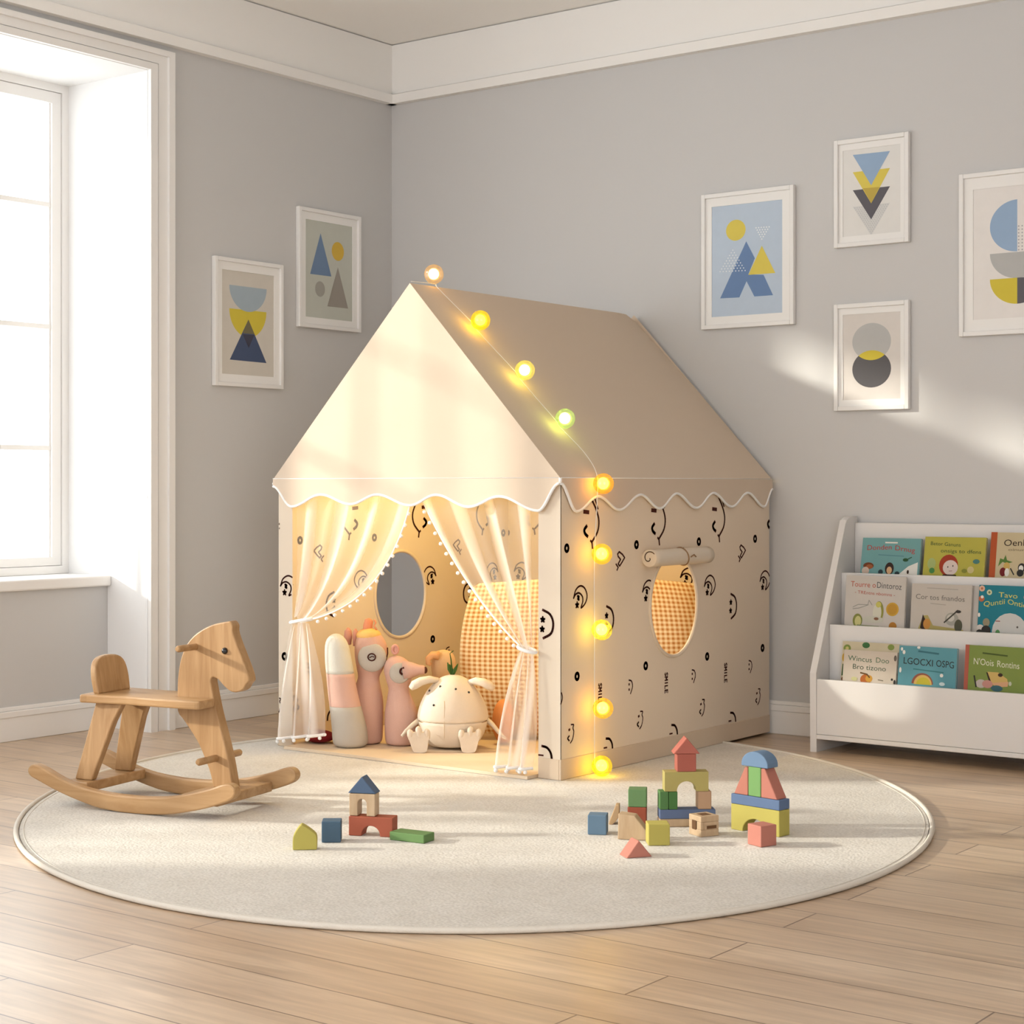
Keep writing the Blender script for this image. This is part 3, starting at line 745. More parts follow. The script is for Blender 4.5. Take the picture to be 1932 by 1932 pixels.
def bowl(x0, y0, x1, y1, yb, cut=1):
    a, b = V(g(x0, y0)), V(g(x1, y1)); c = (a + b) / 2; r = (b - a).length / 2; dep = c.y - g((x0 + x1) / 2, yb)[1]
    return ('p', [(c.x - r * cos(pi * i / 24), c.y - dep * sin(pi * i / 24)) for i in range(25)])
picture('framed print of blue and yellow bowls over a navy triangle', 'l', -1.062, -.687, 1.305, 1.806, (.12, .88, .095, .905), S(204, 198, 188), [
    (*bowl(243, 1045, 590, 1080, 1320), yel2), (*bowl(243, 818, 592, 868, 1078), S(160, 174, 184)),
    ('p', [g(*p) for p in ((420, 1150), (590, 1560), (247, 1530))], navy), ('p', [g(*p) for p in ((420, 1150), (478, 1290), (366, 1280))], S(112, 106, 80)),
    ('p', [g(*p) for p in ((366, 1290), (475, 1296), (422, 1420))], S(66, 66, 80))])
g = cv(885, 1460, 93, 210, 1218, 1280)
picture('framed print of two slim triangles and two dots, near the room corner', 'l', -.597, -.220, 1.566, 2.057, (.125, .88, .09, .905), S(190, 192, 182), [
    ('p', [g(*p) for p in ((1095, 350), (1195, 755), (1000, 728))], S(112, 134, 164)), ('c', g(1255, 523), 57 / 575, 88 / 1100, S(208, 174, 76)),
    ('c', g(1090, 870), 45 / 575, 72 / 1100, S(160, 158, 150)), ('p', [g(*p) for p in ((1255, 670), (1352, 1055), (1157, 1030))], S(152, 146, 138))])

# ------------------------------------------------------------------ bookcase
bc = thing('bookcase', 'white children\'s sling-front bookcase with three tiers against the wall', 'bookcase', (2.75, -.17, 0))
BX0, BX1 = 2.187, 3.30
prof = smooth_poly([(-.325, 0), (-.328, .271), (-.116, .752), (-.104, .778), (-.086, .797), (-.062, .806), (-.006, .807), (-.006, 0), (-.15, 0)], {0, 1, 6, 7, 8}, 5)
for a, b in ((BX0, BX0 + .024), (BX1 - .024, BX1)):
    mb = MB(); mb.prism(prof, a, b, lambda u, v, d: V((d, u, v))); mb.build('side_panel', MT['cover'], bc, bevel=.003)
xa, xb = BX0 + .0242, BX1 - .0242
for yy, z0, z1 in ((-.318, .062, .252), (-.222, .08, .434), (-.130, .26, .611)):
    mb = MB(); mb.box(xa, xb, yy - .008, yy + .008, z0, z1); mb.build('front_panel', MT['cover'], bc, bevel=.0025)
mb = MB(); mb.box(xa, xb, -.030, -.012, .08, .785); mb.build('back_panel', MT['cover'], bc, bevel=.0025)
for y0, y1, zz in ((-.310, -.231, .112), (-.214, -.139, .300), (-.122, -.031, .470)):
    mb = MB(); mb.box(xa, xb, y0, y1, zz - .014, zz); mb.build('shelf', MT['cover'], bc)
mb = MB(); mb.box(xa, xb, -.331, -.03, .046, .0615); mb.build('plinth_rail', MT['cover'], bc, bevel=.0025)

# ------------------------------------------------------------------ books
def book(label, x0, x1, zt, tier, cov, art, th=.012, spine=None, tilt=0, back=0):
    """art: list of drawing calls in cover coordinates: x from the left edge, y down from the top edge (metres)"""
    yb, zb, ly = {3: (-.114, .4705, .050), 2: (-.207, .3005, .034), 1: (-.303, .1125, .034)}[tier]
    Wd = x1 - x0; H0 = zt - zb
    lean = math.asin(min(.4, ly / H0)); H = H0 / cos(lean)
    yb += back
    t = thing('picture_book', label, 'book', ((x0 + x1) / 2, yb, zb), 0, 'picture books on the bookcase')
    ca, sa = cos(lean), sin(lean)
    def f(x, h, d):                                         # d = depth behind the cover face
        xx = x - Wd / 2; hh = h
        xx, hh = xx * cos(tilt) - hh * sin(tilt), hh * cos(tilt) + xx * sin(tilt)
        return V(((x0 + x1) / 2 + xx, yb + hh * sa + d * ca, zb + .001 + hh * ca - d * sa + th * sa))
    mb = MB(); mats = [cov]
    mb.prism([(0, 0), (Wd, 0), (Wd, H), (0, H)], 0, .0018, f); mb.prism([(0, 0), (Wd, 0), (Wd, H), (0, H)], th - .0018, th, f)
    mb.prism([(0, 0), (.003, 0), (.003, H), (0, H)], .0018, th - .0018, f)
    if spine:
        mats.append(spine[0]); mb.prism([(-.0005, 0), (spine[1], 0), (spine[1], H + .0005), (-.0005, H + .0005)], -.0005, th + .0003, f, 1)
    for k, a in enumerate(art):
        fn = lambda x, y, k=k: f(x, H - y, -.0004 - .00008 * k)
        m_ = a[-1]
        if m_ not in mats: mats.append(m_)
        mi = mats.index(m_)
        keep = lambda x, y: -.001 <= x <= Wd + .001 and -.001 <= y <= H + .001
        if a[0] == 'p': mb.poly(a[1], fn, mi)
        if a[0] == 'c': mb.disc(a[1], a[2], fn, mi, 20, a[3] if len(a) > 4 else None)
        if a[0] == 'h': mb.disc(a[1], a[2], fn, mi, 20, a[3], *a[4])
        if a[0] == 't': lettering(mb, a[1], a[2], a[3], 0, -1, (lambda u, v, fn=fn, y=a[4], h=a[5], s_=(a[6] if len(a) > 7 else 0), ar=(a[7] if len(a) > 8 else 0): fn(u, y + v * h + s_ * (u - a[2]) / (a[3] - a[2]) + ar * (2 * (u - a[2]) / (a[3] - a[2]) - 1) ** 2)), mi)
        if a[0] == 'l': mb.stroke(a[1], a[2], fn, mi)
    mb.build('cover', mats, t)
    mb = MB(); mb.prism([(.0035, .002), (Wd - .002, .002), (Wd - .002, H - .002), (.0035, H - .002)], .002, th - .002, f); mb.build('page_block', MT['pages'], t)
    return t
def SK(r, g, b):                                           # uncoated cover print
    m_ = .3 * r + .59 * g + .11 * b
    return S(*[round((c + (m_ - c) * .12) * .93) for c in (r, g, b)])
ink, wtx = SK(52, 50, 48), SK(236, 232, 222)
red, skin, brown, dk = SK(196, 62, 52), SK(226, 178, 130), SK(122, 66, 36), SK(58, 40, 34)
teal, turq, lime, sand = SK(112, 168, 168), SK(30, 128, 146), SK(188, 180, 66), SK(206, 188, 148)
orange, gold, green, dgreen, leaf = SK(192, 84, 38), SK(208, 160, 50), SK(128, 148, 66), SK(46, 88, 50), SK(92, 134, 58)
white_c, cream_c = SK(204, 196, 186), SK(206, 192, 160)
book('aqua picture book with red title and three children, first on the top tier', 2.260, 2.480, .730, 3, teal, [
    ('l', [(.088, .016), (.132, .016)], .005, wtx), ('t', 'Donden', .020, .112, .044, .0175, -.004, red), ('t', 'Drnug', .126, .200, .042, .0175, .008, red),
    ('l', [(.065, .060), (.160, .063)], .003, SK(84, 140, 148)),
    ('p', [(.145, .128), (.18, .098), (.2145, .083), (.2145, .14), (.145, .14)], wtx), ('c', (.030, .100), .020, .012, brown), ('c', (.034, .103), .013, .008, SK(176, 96, 52)), ('c', (.020, .118), .014, SK(214, 190, 170)),
    ('c', (.110, .108), .0165, .022, dk), ('c', (.110, .114), .010, .013, skin), ('c', (.078, .121), .009, SK(48, 64, 70)), ('c', (.140, .124), .009, .007, SK(48, 64, 70)), ('c', (.168, .076), .010, .006, dgreen), ('l', [(.170, .076), (.190, .066)], .003, dgreen),
    ('c', (.180, .118), .004, .007, dk)])
book('lime yellow picture book with a red-haired child, second on the top tier', 2.495, 2.715, .738, 3, lime, [
    ('t', 'Betor Ganuns', .022, .130, .029, .0125, .004, dgreen), ('t', 'onsigs to dfens', .060, .205, .054, .0125, .002, dgreen),
    ('c', (.030, .094), .015, .020, SK(170, 186, 110)), ('c', (.033, .118), .010, SK(70, 142, 70)),
    ('c', (.092, .098), .034, .037, SK(178, 60, 34)), ('c', (.099, .106), .027, .026, SK(226, 206, 196)), ('c', (.090, .104), .002, .003, ink), ('c', (.108, .100), .002, .003, ink), ('l', [(.095, .118), (.106, .117)], .0018, SK(160, 100, 90)), ('p', [(.062, .142), (.076, .130), (.12, .130), (.128, .142)], dk),
    ('c', (.190, .083), .012, .008, SK(72, 128, 120)), ('c', (.172, .112), .012, SK(214, 196, 130)), ('c', (.150, .116), .010, .007, SK(140, 142, 50))])
book('sand coloured picture book with an orange spine on the top tier', 2.733, 2.955, .757, 3, sand, [
    ('t', 'Oenl.A', .046, .150, .046, .022, -.003, dk), ('t', 'oinurtes', .062, .150, .062, .009, SK(120, 104, 84)),
    ('p', [(.045, .10), (.030, .116), (.036, .088), (.048, .092), (.054, .076), (.060, .094), (.080, .100), (.060, .106)], leaf), ('c', (.060, .114), .011, .013, SK(214, 176, 88)),
    ('c', (.048, .134), .011, .015, SK(126, 32, 36)), ('c', (.062, .135), .008, .014, wtx), ('l', [(.074, .122), (.086, .142)], .004, ink),
    ('c', (.112, .118), .013, .015, ink), ('c', (.110, .120), .008, .010, wtx), ('c', (.108, .136), .012, .012, ink)], spine=(orange, .021))
book('white picture book with two gold seals and a red title', 2.250, 2.473, .602, 2, white_c, [
    ('t', 'Tourre o', .018, .112, .038, .0185, .002, SK(196, 88, 62)), ('t', 'Dintoroz', .117, .208, .040, .021, .004, SK(92, 92, 92)), ('t', '- TREntns nbomns -', .035, .185, .062, .011, .006, SK(192, 92, 72)),
    ('c', (.178, .112), .0235, gold), ('c', (.178, .112), .018, SK(198, 146, 44)), ('c', (.182, .170), .0145, SK(186, 122, 42)),
    ('l', [(.030, .110), (.050, .100), (.088, .100), (.056, .112), (.03, .116)], .0022, SK(150, 150, 140)), ('l', [(.086, .100), (.090, .084), (.102, .100)], .0022, SK(150, 150, 140)),
    ('c', (.128, .122), .018, .036, SK(150, 148, 66)), ('c', (.122, .126), .016, .032, SK(214, 210, 188)), ('c', (.126, .098), .010, SK(206, 196, 90)), ('c', (.108, .150), .04, .012, SK(200, 198, 180)), ('c', (.120, .147), .009, .005, SK(136, 92, 66)),
    ('c', (.050, .156), .018, .024, SK(138, 142, 66)), ('c', (.052, .158), .012, .018, SK(206, 200, 128)), ('l', [(.05, .172), (.13, .174)], .004, SK(130, 142, 96))])
book('white book with its edge showing behind the grey badger book', 2.513, 2.728, .580, 2, white_c, [], back=.0135)
book('off-white picture book with a fox and a badger, second on the middle tier', 2.495, 2.709, .582, 2, SK(200, 190, 178), [
    ('l', [(.055, .014), (.165, .016)], .0022, SK(168, 160, 150)), ('t', 'Cor tos fnandos', .016, .190, .052, .017, .004, SK(120, 114, 108)), ('l', [(.070, .066), (.124, .069)], .0025, SK(172, 164, 152)),
    ('p', [(.030, .15), (.046, .108), (.062, .106), (.082, .140), (.150, .146), (.19, .15), (.19, .165), (.03, .165)], SK(176, 160, 92)), ('p', [(.036, .15), (.044, .104), (.058, .128), (.056, .160)], dk), ('c', (.060, .136), .013, .018, SK(206, 140, 60)),
    ('c', (.148, .116), .024, .022, SK(168, 164, 152)), ('c', (.144, .112), .013, .012, SK(206, 200, 188)), ('l', [(.122, .128), (.168, .086)], .005, SK(74, 70, 64)), ('c', (.170, .090), .010, .005, SK(62, 58, 54)), ('c', (.172, .138), .014, .022, SK(84, 84, 66))])
book('turquoise picture book with flowers and a round white bear face', 2.734, 2.952, .585, 2, turq, [
    ('t', 'Tavo', .068, .132, .038, .0165, .003, SK(214, 206, 92)), ('t', 'Quntii', .018, .090, .072, .017, -.012, SK(214, 206, 92)), ('t', 'Ontions', .100, .190, .060, .017, .016, SK(214, 206, 92)),
    ('c', (.110, .152), .060, .062, SK(206, 204, 200)), ('c', (.136, .135), .0035, SK(96, 90, 84)), ('l', [(.062, .118), (.076, .118)], .003, SK(150, 76, 76)), ('c', (.070, .158), .008, .012, SK(88, 148, 84)),
    ('c', (.010, .012), .010, SK(222, 178, 152)), ('c', (.010, .012), .004, SK(190, 110, 70)), ('c', (.036, .024), .009, SK(206, 214, 170)), ('c', (.036, .024), .004, SK(120, 130, 90)), ('c', (.010, .046), .010, SK(196, 104, 64)), ('c', (.012, .040), .005, wtx), ('c', (.162, .036), .009, SK(190, 150, 150)), ('c', (.004, .100), .004, .007, wtx),
    ('c', (.030, .124), .012, .014, SK(150, 140, 112)), ('c', (.010, .143), .013, .011, SK(214, 204, 196)), ('c', (.030, .150), .016, .016, ink), ('c', (.008, .16), .012, ink), ('c', (.178, .150), .010, .022, ink)])
book('leaf-patterned book standing behind the cream title book on the bottom tier', 2.276, 2.486, .379, 1, cream_c, [
    ('c', (.018, .024), .014, .013, green), ('c', (.018, .024), .006, SK(206, 190, 110)), ('p', [(.004, .078), (.02, .078), (.016, .118), (.002, .118)], dgreen), ('c', (.008, .056), .007, .014, gold),
    ('c', (.088, .010), .014, .010, SK(60, 112, 62)), ('c', (.180, .012), .012, .010, green), ('c', (.01, .13), .008, brown)], back=.0135)
book('cream picture book with a green title and an orange pear', 2.290, 2.486, .352, 1, SK(212, 198, 178), [
    ('t', 'Wincus', .016, .105, .036, .0175, .003, SK(88, 122, 92)), ('t', 'Doo', .120, .168, .038, .0175, .001, SK(96, 130, 96)), ('t', 'Bro tizono', .036, .158, .064, .017, .002, SK(82, 104, 84)),
    ('c', (.086, .098), .020, .018, SK(190, 100, 36)), ('c', (.098, .094), .013, .012, SK(208, 150, 48)), ('l', [(.066, .076), (.09, .080), (.10, .090)], .005, SK(112, 76, 36)), ('l', [(.132, .096), (.15, .098)], .003, SK(120, 110, 92)), ('c', (.044, .098), .012, .007, SK(206, 202, 140)), ('c', (.182, .092), .004, ink), ('c', (.19, .02), .005, .010, SK(110, 100, 88)), ('c', (.192, .104), .004, .012, ink)], back=-.0035)
book('sky blue picture book with black title and a yellow fruit', 2.492, 2.697, .377, 1, SK(92, 158, 170), [
    ('l', [(.070, .016), (.14, .021)], .006, SK(62, 118, 132)), ('t', 'LGOCXI', .018, .122, .060, .022, .004, ink), ('t', 'OSPG', .134, .196, .063, .022, .003, ink), ('l', [(.055, .076), (.160, .082)], .004, SK(62, 128, 134)),
    ('h', (.088, .124), .038, .036, (pi, 2 * pi), SK(150, 84, 66)), ('h', (.090, .126), .032, .032, (pi, 2 * pi), SK(214, 172, 84)), ('h', (.092, .126), .025, .024, (pi, 2 * pi), SK(196, 180, 42)),
    ('c', (.010, .012), .004, .006, wtx), ('c', (.018, .022), .005, .007, wtx), ('c', (.008, .082), .004, .009, wtx), ('c', (.155, .092), .006, wtx), ('c', (.158, .120), .010, .006, SK(206, 224, 224)), ('c', (.07, .004), .006, .004, wtx)])
book('olive green picture book with a red spine and a reading animal', 2.726, 2.942, .392, 1, green, [
    ('l', [(.060, .024), (.142, .029)], .005, SK(74, 92, 40)), ('t', "N'Oois", .030, .098, .062, .021, .003, SK(226, 224, 196)), ('t', 'Rontins', .110, .184, .066, .021, .003, SK(226, 224, 196)),
    ('p', [(.074, .086), (.080, .086), (.094, .122), (.086, .118)], dk), ('p', [(.078, .084), (.115, .084), (.146, .104), (.148, .124), (.096, .124)], SK(212, 176, 96)), ('p', [(.092, .120), (.15, .112), (.148, .128), (.11, .132)], SK(222, 168, 122)), ('c', (.122, .092), .008, .006, dk),
    ('c', (.058, .124), .018, .014, SK(196, 182, 172)), ('c', (.080, .124), .018, .013, SK(206, 142, 128)), ('l', [(.034, .100), (.042, .135)], .005, ink), ('c', (.112, .136), .020, .010, SK(60, 104, 112)), ('c', (.156, .118), .005, .007, SK(196, 200, 170))], spine=(SK(186, 94, 74), .013))

# ------------------------------------------------------------------ rocking horse
HA = rad(11.48); HO = V((1.183, -2.368, RT + .001))
horse = thing('rocking_horse', 'light pine wooden rocking horse standing on the left edge of the rug', 'rocking horse', HO, HA)
HM = WM[horse.name]
hf = lambda u, v, d: HM @ V((u, d, v))
rk_top = [(-.349, .092), (-.343, .106), (-.326, .113), (-.293, .104), (-.228, .078), (-.159, .060), (-.090, .051), (-.017, .047), (.061, .048), (.137, .055), (.213, .070), (.282, .089), (.322, .103), (.347, .104)]
rk_bot = [(.361, .092), (.360, .074), (.336, .057), (.262, .032), (.163, .010), (.087, .002), (.020, .0), (-.040, .001), (-.121, .010), (-.228, .037), (-.310, .066), (-.340, .078)]
for t0 in (-.165, .135):
    mb = MB(); mb.prism(smooth_poly(rk_top + rk_bot, (), 3), t0, t0 + .030, hf); mb.build('rocker', MT['woodh'], horse, bevel=.005)
head = [(.244, .531), (.183, .518), (.132, .493), (.101, .465), (.086, .440), (.075, .410), (.067, .365), (.065, .309), (.067, .268), (.086, .246), (.111, .217), (.137, .183), (.155, .150), (.176, .105), (.188, .062), (.256, .062),
        (.240, .140), (.222, .205), (.200, .275), (.184, .340), (.180, .362), (.189, .371), (.206, .364), (.222, .350), (.240, .337), (.258, .332), (.275, .335), (.290, .343), (.298, .355), (.309, .366), (.304, .388), (.285, .430), (.256, .494), (.254, .518)]
mb = MB(); mb.prism(smooth_poly(head, {0, 14, 15, 28, 29}, 4), -.018, .018, hf); hb = mb.build('head_board', MT['woodv'], horse, bevel=.005)
for sg in (-1, 1):
    mb = MB(); mb.ball(HM @ V((.228, sg * .018, .447)), (.0095, .0095, .0095), 16, 10); mb.build('eye', MT['black'], hb)
seat = smooth_poly([(-.215, -.088), (-.190, -.100), (-.06, -.090), (.06, -.095), (.18, -.095), (.195, -.08), (.195, -.0195), (.066, -.0195), (.066, .0195), (.130, .0195), (.130, .08), (.115, .093), (.04, .093), (-.06, .090), (-.190, .100), (-.215, .088)], {5, 6, 7, 8, 9, 10}, 3)
mb = MB(); mb.prism(seat, .288, .312, lambda u, v, d: HM @ V((u, v, d))); mb.build('seat', MT['woodh'], horse, bevel=.005)
br_ = smooth_poly([(-.072, 0), (-.074, .05), (-.062, .088), (-.03, .105), (.03, .105), (.062, .088), (.074, .05), (.072, 0)], {0, 7}, 4)
mb = MB(); mb.prism(br_, -.011, .011, lambda u, v, d: HM @ V((-.178 + d - v * .18, u, .311 + v))); mb.build('backrest', MT['woodv'], horse, bevel=.005)
for sg in (-1, 1):
    lg = [(-.178, .2885), (-.085, .2885), (-.112, .235), (-.172, .068), (-.232, .068)]
    mb = MB(); mb.prism(lg, -.012, .012, lambda u, v, d: HM @ V((u, d + sg * (.062 + (.2885 - v) * .12), v))); mb.build('rear_leg', MT['woodv'], horse, bevel=.004)
for s0, s1 in ((-.245, -.160), (.165, .285)):
    mb = MB(); mb.box(s0, s1, -.1345, .1345, .040 if s0 < 0 else .034, .0675 if s0 < 0 else .0615, T=HM); mb.build('crossbar', MT['woodh'], horse, bevel=.003)
mb = MB(); mb.tube([HM @ V((.128, y, .455)) for y in (-.105, -.098, -.06, 0, .06, .098, .105)], [.006, .0095, .0095, .0095, .0095, .0095, .006], 14); mb.build('handle_peg', MT['woodh'], horse)
mb = MB(); mb.tube([HM @ V((.197, y, .145)) for y in (-.105, -.098, -.06, 0, .06, .098, .105)], [.006, .010, .010, .010, .010, .010, .006], 14); mb.build('foot_peg', MT['woodh'], horse)

# ------------------------------------------------------------------ building blocks
B = RT + .0005
def SB(r, g, b):                                           # muted stain
    m_ = .3 * r + .59 * g + .11 * b
    return S(*[round((c + (m_ - c) * .2) * .88) for c in (r, g, b)])
b_blue, b_green, b_red, b_yel, b_pink, b_tan = SB(104, 140, 170), SB(112, 158, 92), SB(196, 92, 62), SB(200, 184, 74), SB(214, 126, 104), SB(202, 166, 122)
b_blue2, b_dgreen, b_olive, b_mid = SB(102, 122, 164), SB(74, 132, 58), SB(196, 178, 92), SB(78, 110, 138)
TANW = wood('beech_block', (.43, .295, .175), (.53, .385, .245), (25, 25, 6))
def blk(name, label, mat, x, y, yaw, pts=None, d=.048, z0=B, w=None, h=None, lean=0, bevel=.0022, cat='toy block', gr='wooden toy building blocks on the rug'):
    """pts: front outline (u along the front, v up); the block's front-left-bottom edge stands at x, y"""
    o_ = thing(name, label, cat, (x, y, z0), rad(yaw), gr)
    T = WM[o_.name] @ M.Rotation(lean, 4, 'X')
    pts = pts or [(0, 0), (w, 0), (w, h), (0, h)]
    return o_, T, pts, mat, d, bevel
def simple(*a, **k):
    o_, T, pts, mat, d, bv = blk(*a, **k)
    nm, lb, loc, rz, ct, gr = o_.name, o_['label'], tuple(o_.location), o_.rotation_euler.z, o_['category'], o_['group']
    bpy.data.objects.remove(o_)
    mb = MB(); R0 = M.Rotation(k.get('lean', 0), 4, 'X')
    mb.prism(pts, 0, d, lambda u, v, q: R0 @ V((u, q, v)))
    o = mb.build(nm, mat, None, bevel=bv); o.location = loc; o.rotation_euler = (0, 0, rz)
    return tag(o, lb, ct, gr)
def arch(w, h, aw, ah, base=0, n=14):
    c = w / 2
    a = [(c - aw / 2, base)] + [(c - aw / 2 * cos(pi * i / n), base + (ah - aw / 2 if ah > aw / 2 else 0) + min(ah, aw / 2) * sin(pi * i / n)) for i in range(n + 1)] + [(c + aw / 2, base)]
    return [(0, 0)] + a + [(w, 0), (w, h), (0, h)]
def cubeb(name, label, mat, x, y, yaw, s, h=None, z0=B): return simple(name, label, mat, x, y, yaw, None, s, z0, s, h or s)
# --- left group
simple('arched_block', 'rounded yellow house-shaped block, leftmost of all the blocks', b_yel, 1.931, -2.608, 41, smooth_poly([(0, 0), (.060, 0), (.060, .030), (.052, .043), (.028, .060), (.018, .060), (.004, .040), (0, .026)], {0, 1}, 4), .032)
cubeb('cube_block', 'steel blue cube block between the yellow house block and the red bridge', b_mid, 1.926, -2.498, 39, .049, .054)
bx_, by_, ya = 1.918, -2.387, 24
simple('bridge_block', 'red bridge block carrying the small tan archway', b_red, bx_, by_, ya, arch(.119, .050, .050, .027), .046)
simple('archway_block', 'small tan archway block standing on the red bridge', TANW, bx_ - .002, by_ + .004, ya, arch(.070, .058, .024, .044), .040, B + .0508)
simple('roof_block', 'dark blue triangular roof block on the tan archway', b_blue2 if False else SB(84, 110, 146), bx_ - .005, by_ + .002, ya, [(0, 0), (.076, 0), (.038, .044)], .044, B + .1096)
simple('plank_block', 'flat green plank block at the right of the red bridge', SB(108, 152, 80), 2.040, -2.366, 8, None, .052, B, .104, .0215)
# --- right group
cubeb('cube_block', 'light blue cube block, leftmost of the right-hand group', b_blue, 2.409, -2.005, 28, .049, .051)
cubeb('cube_block', 'brick red cube block under the green cube', SB(188, 84, 54), 2.424, -1.838, 30, .0500, .0485)
cubeb('cube_block', 'soft green cube block stacked on the brick red cube', b_green, 2.4245, -1.836, 30, .049, .0475, B + .0488)
mb = MB(); mb.prism(smooth_poly([(.028, .052), (.026, .020), (.010, .0), (.0, .002), (.010, .030), (.018, .052)], {0, 5}, 4), 0, .040, lambda u, v, q: V((u, q, v)))
o = mb.build('ramp_block', SB(224, 178, 124), None, bevel=.002); o.location = (2.377, -1.858, B); o.rotation_euler = (0, 0, rad(30)); tag(o, 'thin curved tan block leaning beside the brick red cube', 'toy block', 'wooden toy building blocks on the rug')
simple('ramp_block', 'tan ramp block with a sloping side in front of the brick red cube', TANW, 2.505, -2.009, 24, [(0, 0), (.082, 0), (.074, .026), (.044, .062), (.002, .066)], .040)
simple('roof_block', 'coral triangular prism lying at the front of the right-hand group', b_pink, 2.650, -2.189, 55, [(0, 0), (.068, 0), (.033, .042)], .050)
cubeb('cube_block', 'mustard yellow cube block between the tan ramp and the carved cube', b_yel, 2.612, -2.030, 40, .055, .054)
tx, ty, ya = 2.506, -1.807, 40
simple('plank_block', 'natural plank block lying lowest under the archway tower', TANW, tx, ty, ya, None, .046, B, .146, .021)
simple('plank_block', 'royal blue plank block on the natural plank', b_blue2, tx, ty, ya, None, .046, B + .0213, .150, .0245)
def on(dx, dy): c, s_ = cos(rad(ya)), sin(rad(ya)); return tx + dx * c - dy * s_, ty + dx * s_ + dy * c
p = on(0, .001); simple('half_cube_block', 'pale-topped dark green block left under the yellow bridge', SB(86, 140, 70), p[0], p[1], ya, None, .044, B + .0461, .0235, .0475)
p = on(.0245, .001); simple('half_cube_block', 'dark green half cube beside its twin under the yellow bridge', b_dgreen, p[0], p[1], ya, None, .044, B + .0461, .0235, .0475)
p = on(.103, .001); simple('half_cube_block', 'tan half cube holding up the right end of the yellow bridge', SB(206, 160, 118), p[0], p[1], ya, None, .044, B + .0461, .036, .048)
p = on(.013, 0); simple('bridge_block', 'muted yellow bridge block at the middle of the archway tower', b_olive, p[0], p[1], ya, arch(.118, .052, .052, .027), .045, B + .0944)
p = on(.046, 0); simple('cube_block', 'coral red cube block under the red roof', SB(200, 98, 78), p[0], p[1], ya, None, .046, B + .1468, .052, .0475)
p = on(.036, -.002); simple('roof_block', 'coral red roof block at the top of the archway tower', SB(208, 106, 86), p[0], p[1], ya, [(0, 0), (.072, 0), (.036, .043)], .050, B + .1446 + .05)
# carved natural cube
cz = thing('carved_cube_block', 'natural wood cube block with carved notches in front of the archway tower', 'toy block', (2.664, -1.859, B), rad(-25) + pi / 2 * 0, 'wooden toy building blocks on the rug')
mb = MB(); T = WM[cz.name] @ M.Translation((-.056, 0, 0))
for q in ((0, .056, 0, .056, 0, .018), (0, .056, 0, .056, .038, .053), (0, .056, .010, .056, .018, .038), (0, .014, 0, .010, .018, .038), (.036, .0555, 0, .010, .018, .038)):
    mb.box(*q, T=T)
mb.build('cube_body', TANW, cz, bevel=.0015)
for q in ((.016, .034, -.0008, .004, .016, .040), (.0555, .0565, .018, .048, .020, .028), (.014, .042, .014, .042, .0525, .0536)):
    mb = MB(); mb.box(*q, T=T); mb.build('carved_mark', SB(120, 76, 40), cz)
# gate tower
gx, gy, ga = 2.670, -1.715, -8
simple('bridge_block', 'yellow bridge block at the foot of the blue-domed tower', b_yel, gx, gy, ga, arch(.157, .068, .080, .036), .046)
simple('plank_block', 'slate blue plank block on the yellow bridge of the domed tower', SB(96, 124, 168), gx, gy, ga, None, .046, B + .0684, .157, .0265)
c, s_ = cos(rad(ga)), sin(rad(ga)); on2 = lambda dx, dy: (gx + dx * c - dy * s_, gy + dx * s_ + dy * c)
p = on2(.008, .002); simple('wedge_block', 'coral wedge block left of the green column', SB(208, 122, 98), p[0], p[1], ga, [(0, 0), (.046, 0), (.046, .074), (.036, .074)], .042, B + .0953)
p = on2(.0555, .002); simple('column_block', 'green column block between the two coral wedges', SB(120, 176, 92), p[0], p[1], ga, None, .042, B + .0953, .040, .077)
p = on2(.097, .002); simple('wedge_block', 'coral wedge block right of the green column', SB(212, 124, 102), p[0], p[1], ga, [(0, 0), (.052, 0), (.012, .076), (0, .076)], .042, B + .0953)
p = on2(.034, 0); simple('half_round_block', 'blue half-round dome block on top of the green column', SB(112, 146, 184), p[0], p[1], ga, [(0, 0), (.086, 0)] + [(.043 + .043 * cos(pi * i / 18), .006 + .034 * sin(pi * i / 18)) for i in range(19)], .046, B + .1727)
cubeb('cube_block', 'salmon pink cube block in front of the domed tower', b_pink, 2.801, -1.860, -20, .052, .053)

# ------------------------------------------------------------------ inside the tent
def plush_mat(n, r, g_, b_): return S(r, g_, b_, rough=.95, bump=.5, bscale=500)
pk, gr, pk2, be = plush_mat('a', 208, 166, 148), plush_mat('b', 188, 180, 168), plush_mat('c', 212, 172, 156), plush_mat('d', 214, 178, 134)
cr = plush_mat('e', 222, 208, 190)
def local(o): T = WM[o.name]; return lambda x, y, z: T @ V((x, y, z))
def body(mb, f, prof, mat=0, ry=.85, n=24):                 # prof: (z, x-centre, y-centre, radius)
    rings = []; pr = smooth_line([V((z, x, y, r)) for z, x, y, r in prof], 4)
    for q in pr:
        z, x, y, r = q; r = max(r, .001)
        rings.append([f(x + r * cos(2 * pi * j / n), y + r * ry * sin(2 * pi * j / n), z) for j in range(n)])
    vs = [p for r in rings for p in r]; k = len(rings)
    fs = [(i * n + j, i * n + (j + 1) % n, (i + 1) * n + (j + 1) % n, (i + 1) * n + j) for i in range(k - 1) for j in range(n)]
    fs += [list(range(n))[::-1], [(k - 1) * n + j for j in range(n)]]
    mb.add(vs, fs, mat, True)
    return pr
def face_patch(mb, f, c, r, depth, mat=0, ry=None, n=24):  # flattened dome facing the front
    mb.ball((0, 0, 0), 1, 20, 12, mat); k = 20 * 11 + 2
    for i in range(len(mb.v) - k, len(mb.v)):
        p = mb.v[i]; mb.v[i] = f(c[0] + p.x * r, c[1] + p.y * depth, c[2] + p.z * (ry or r))
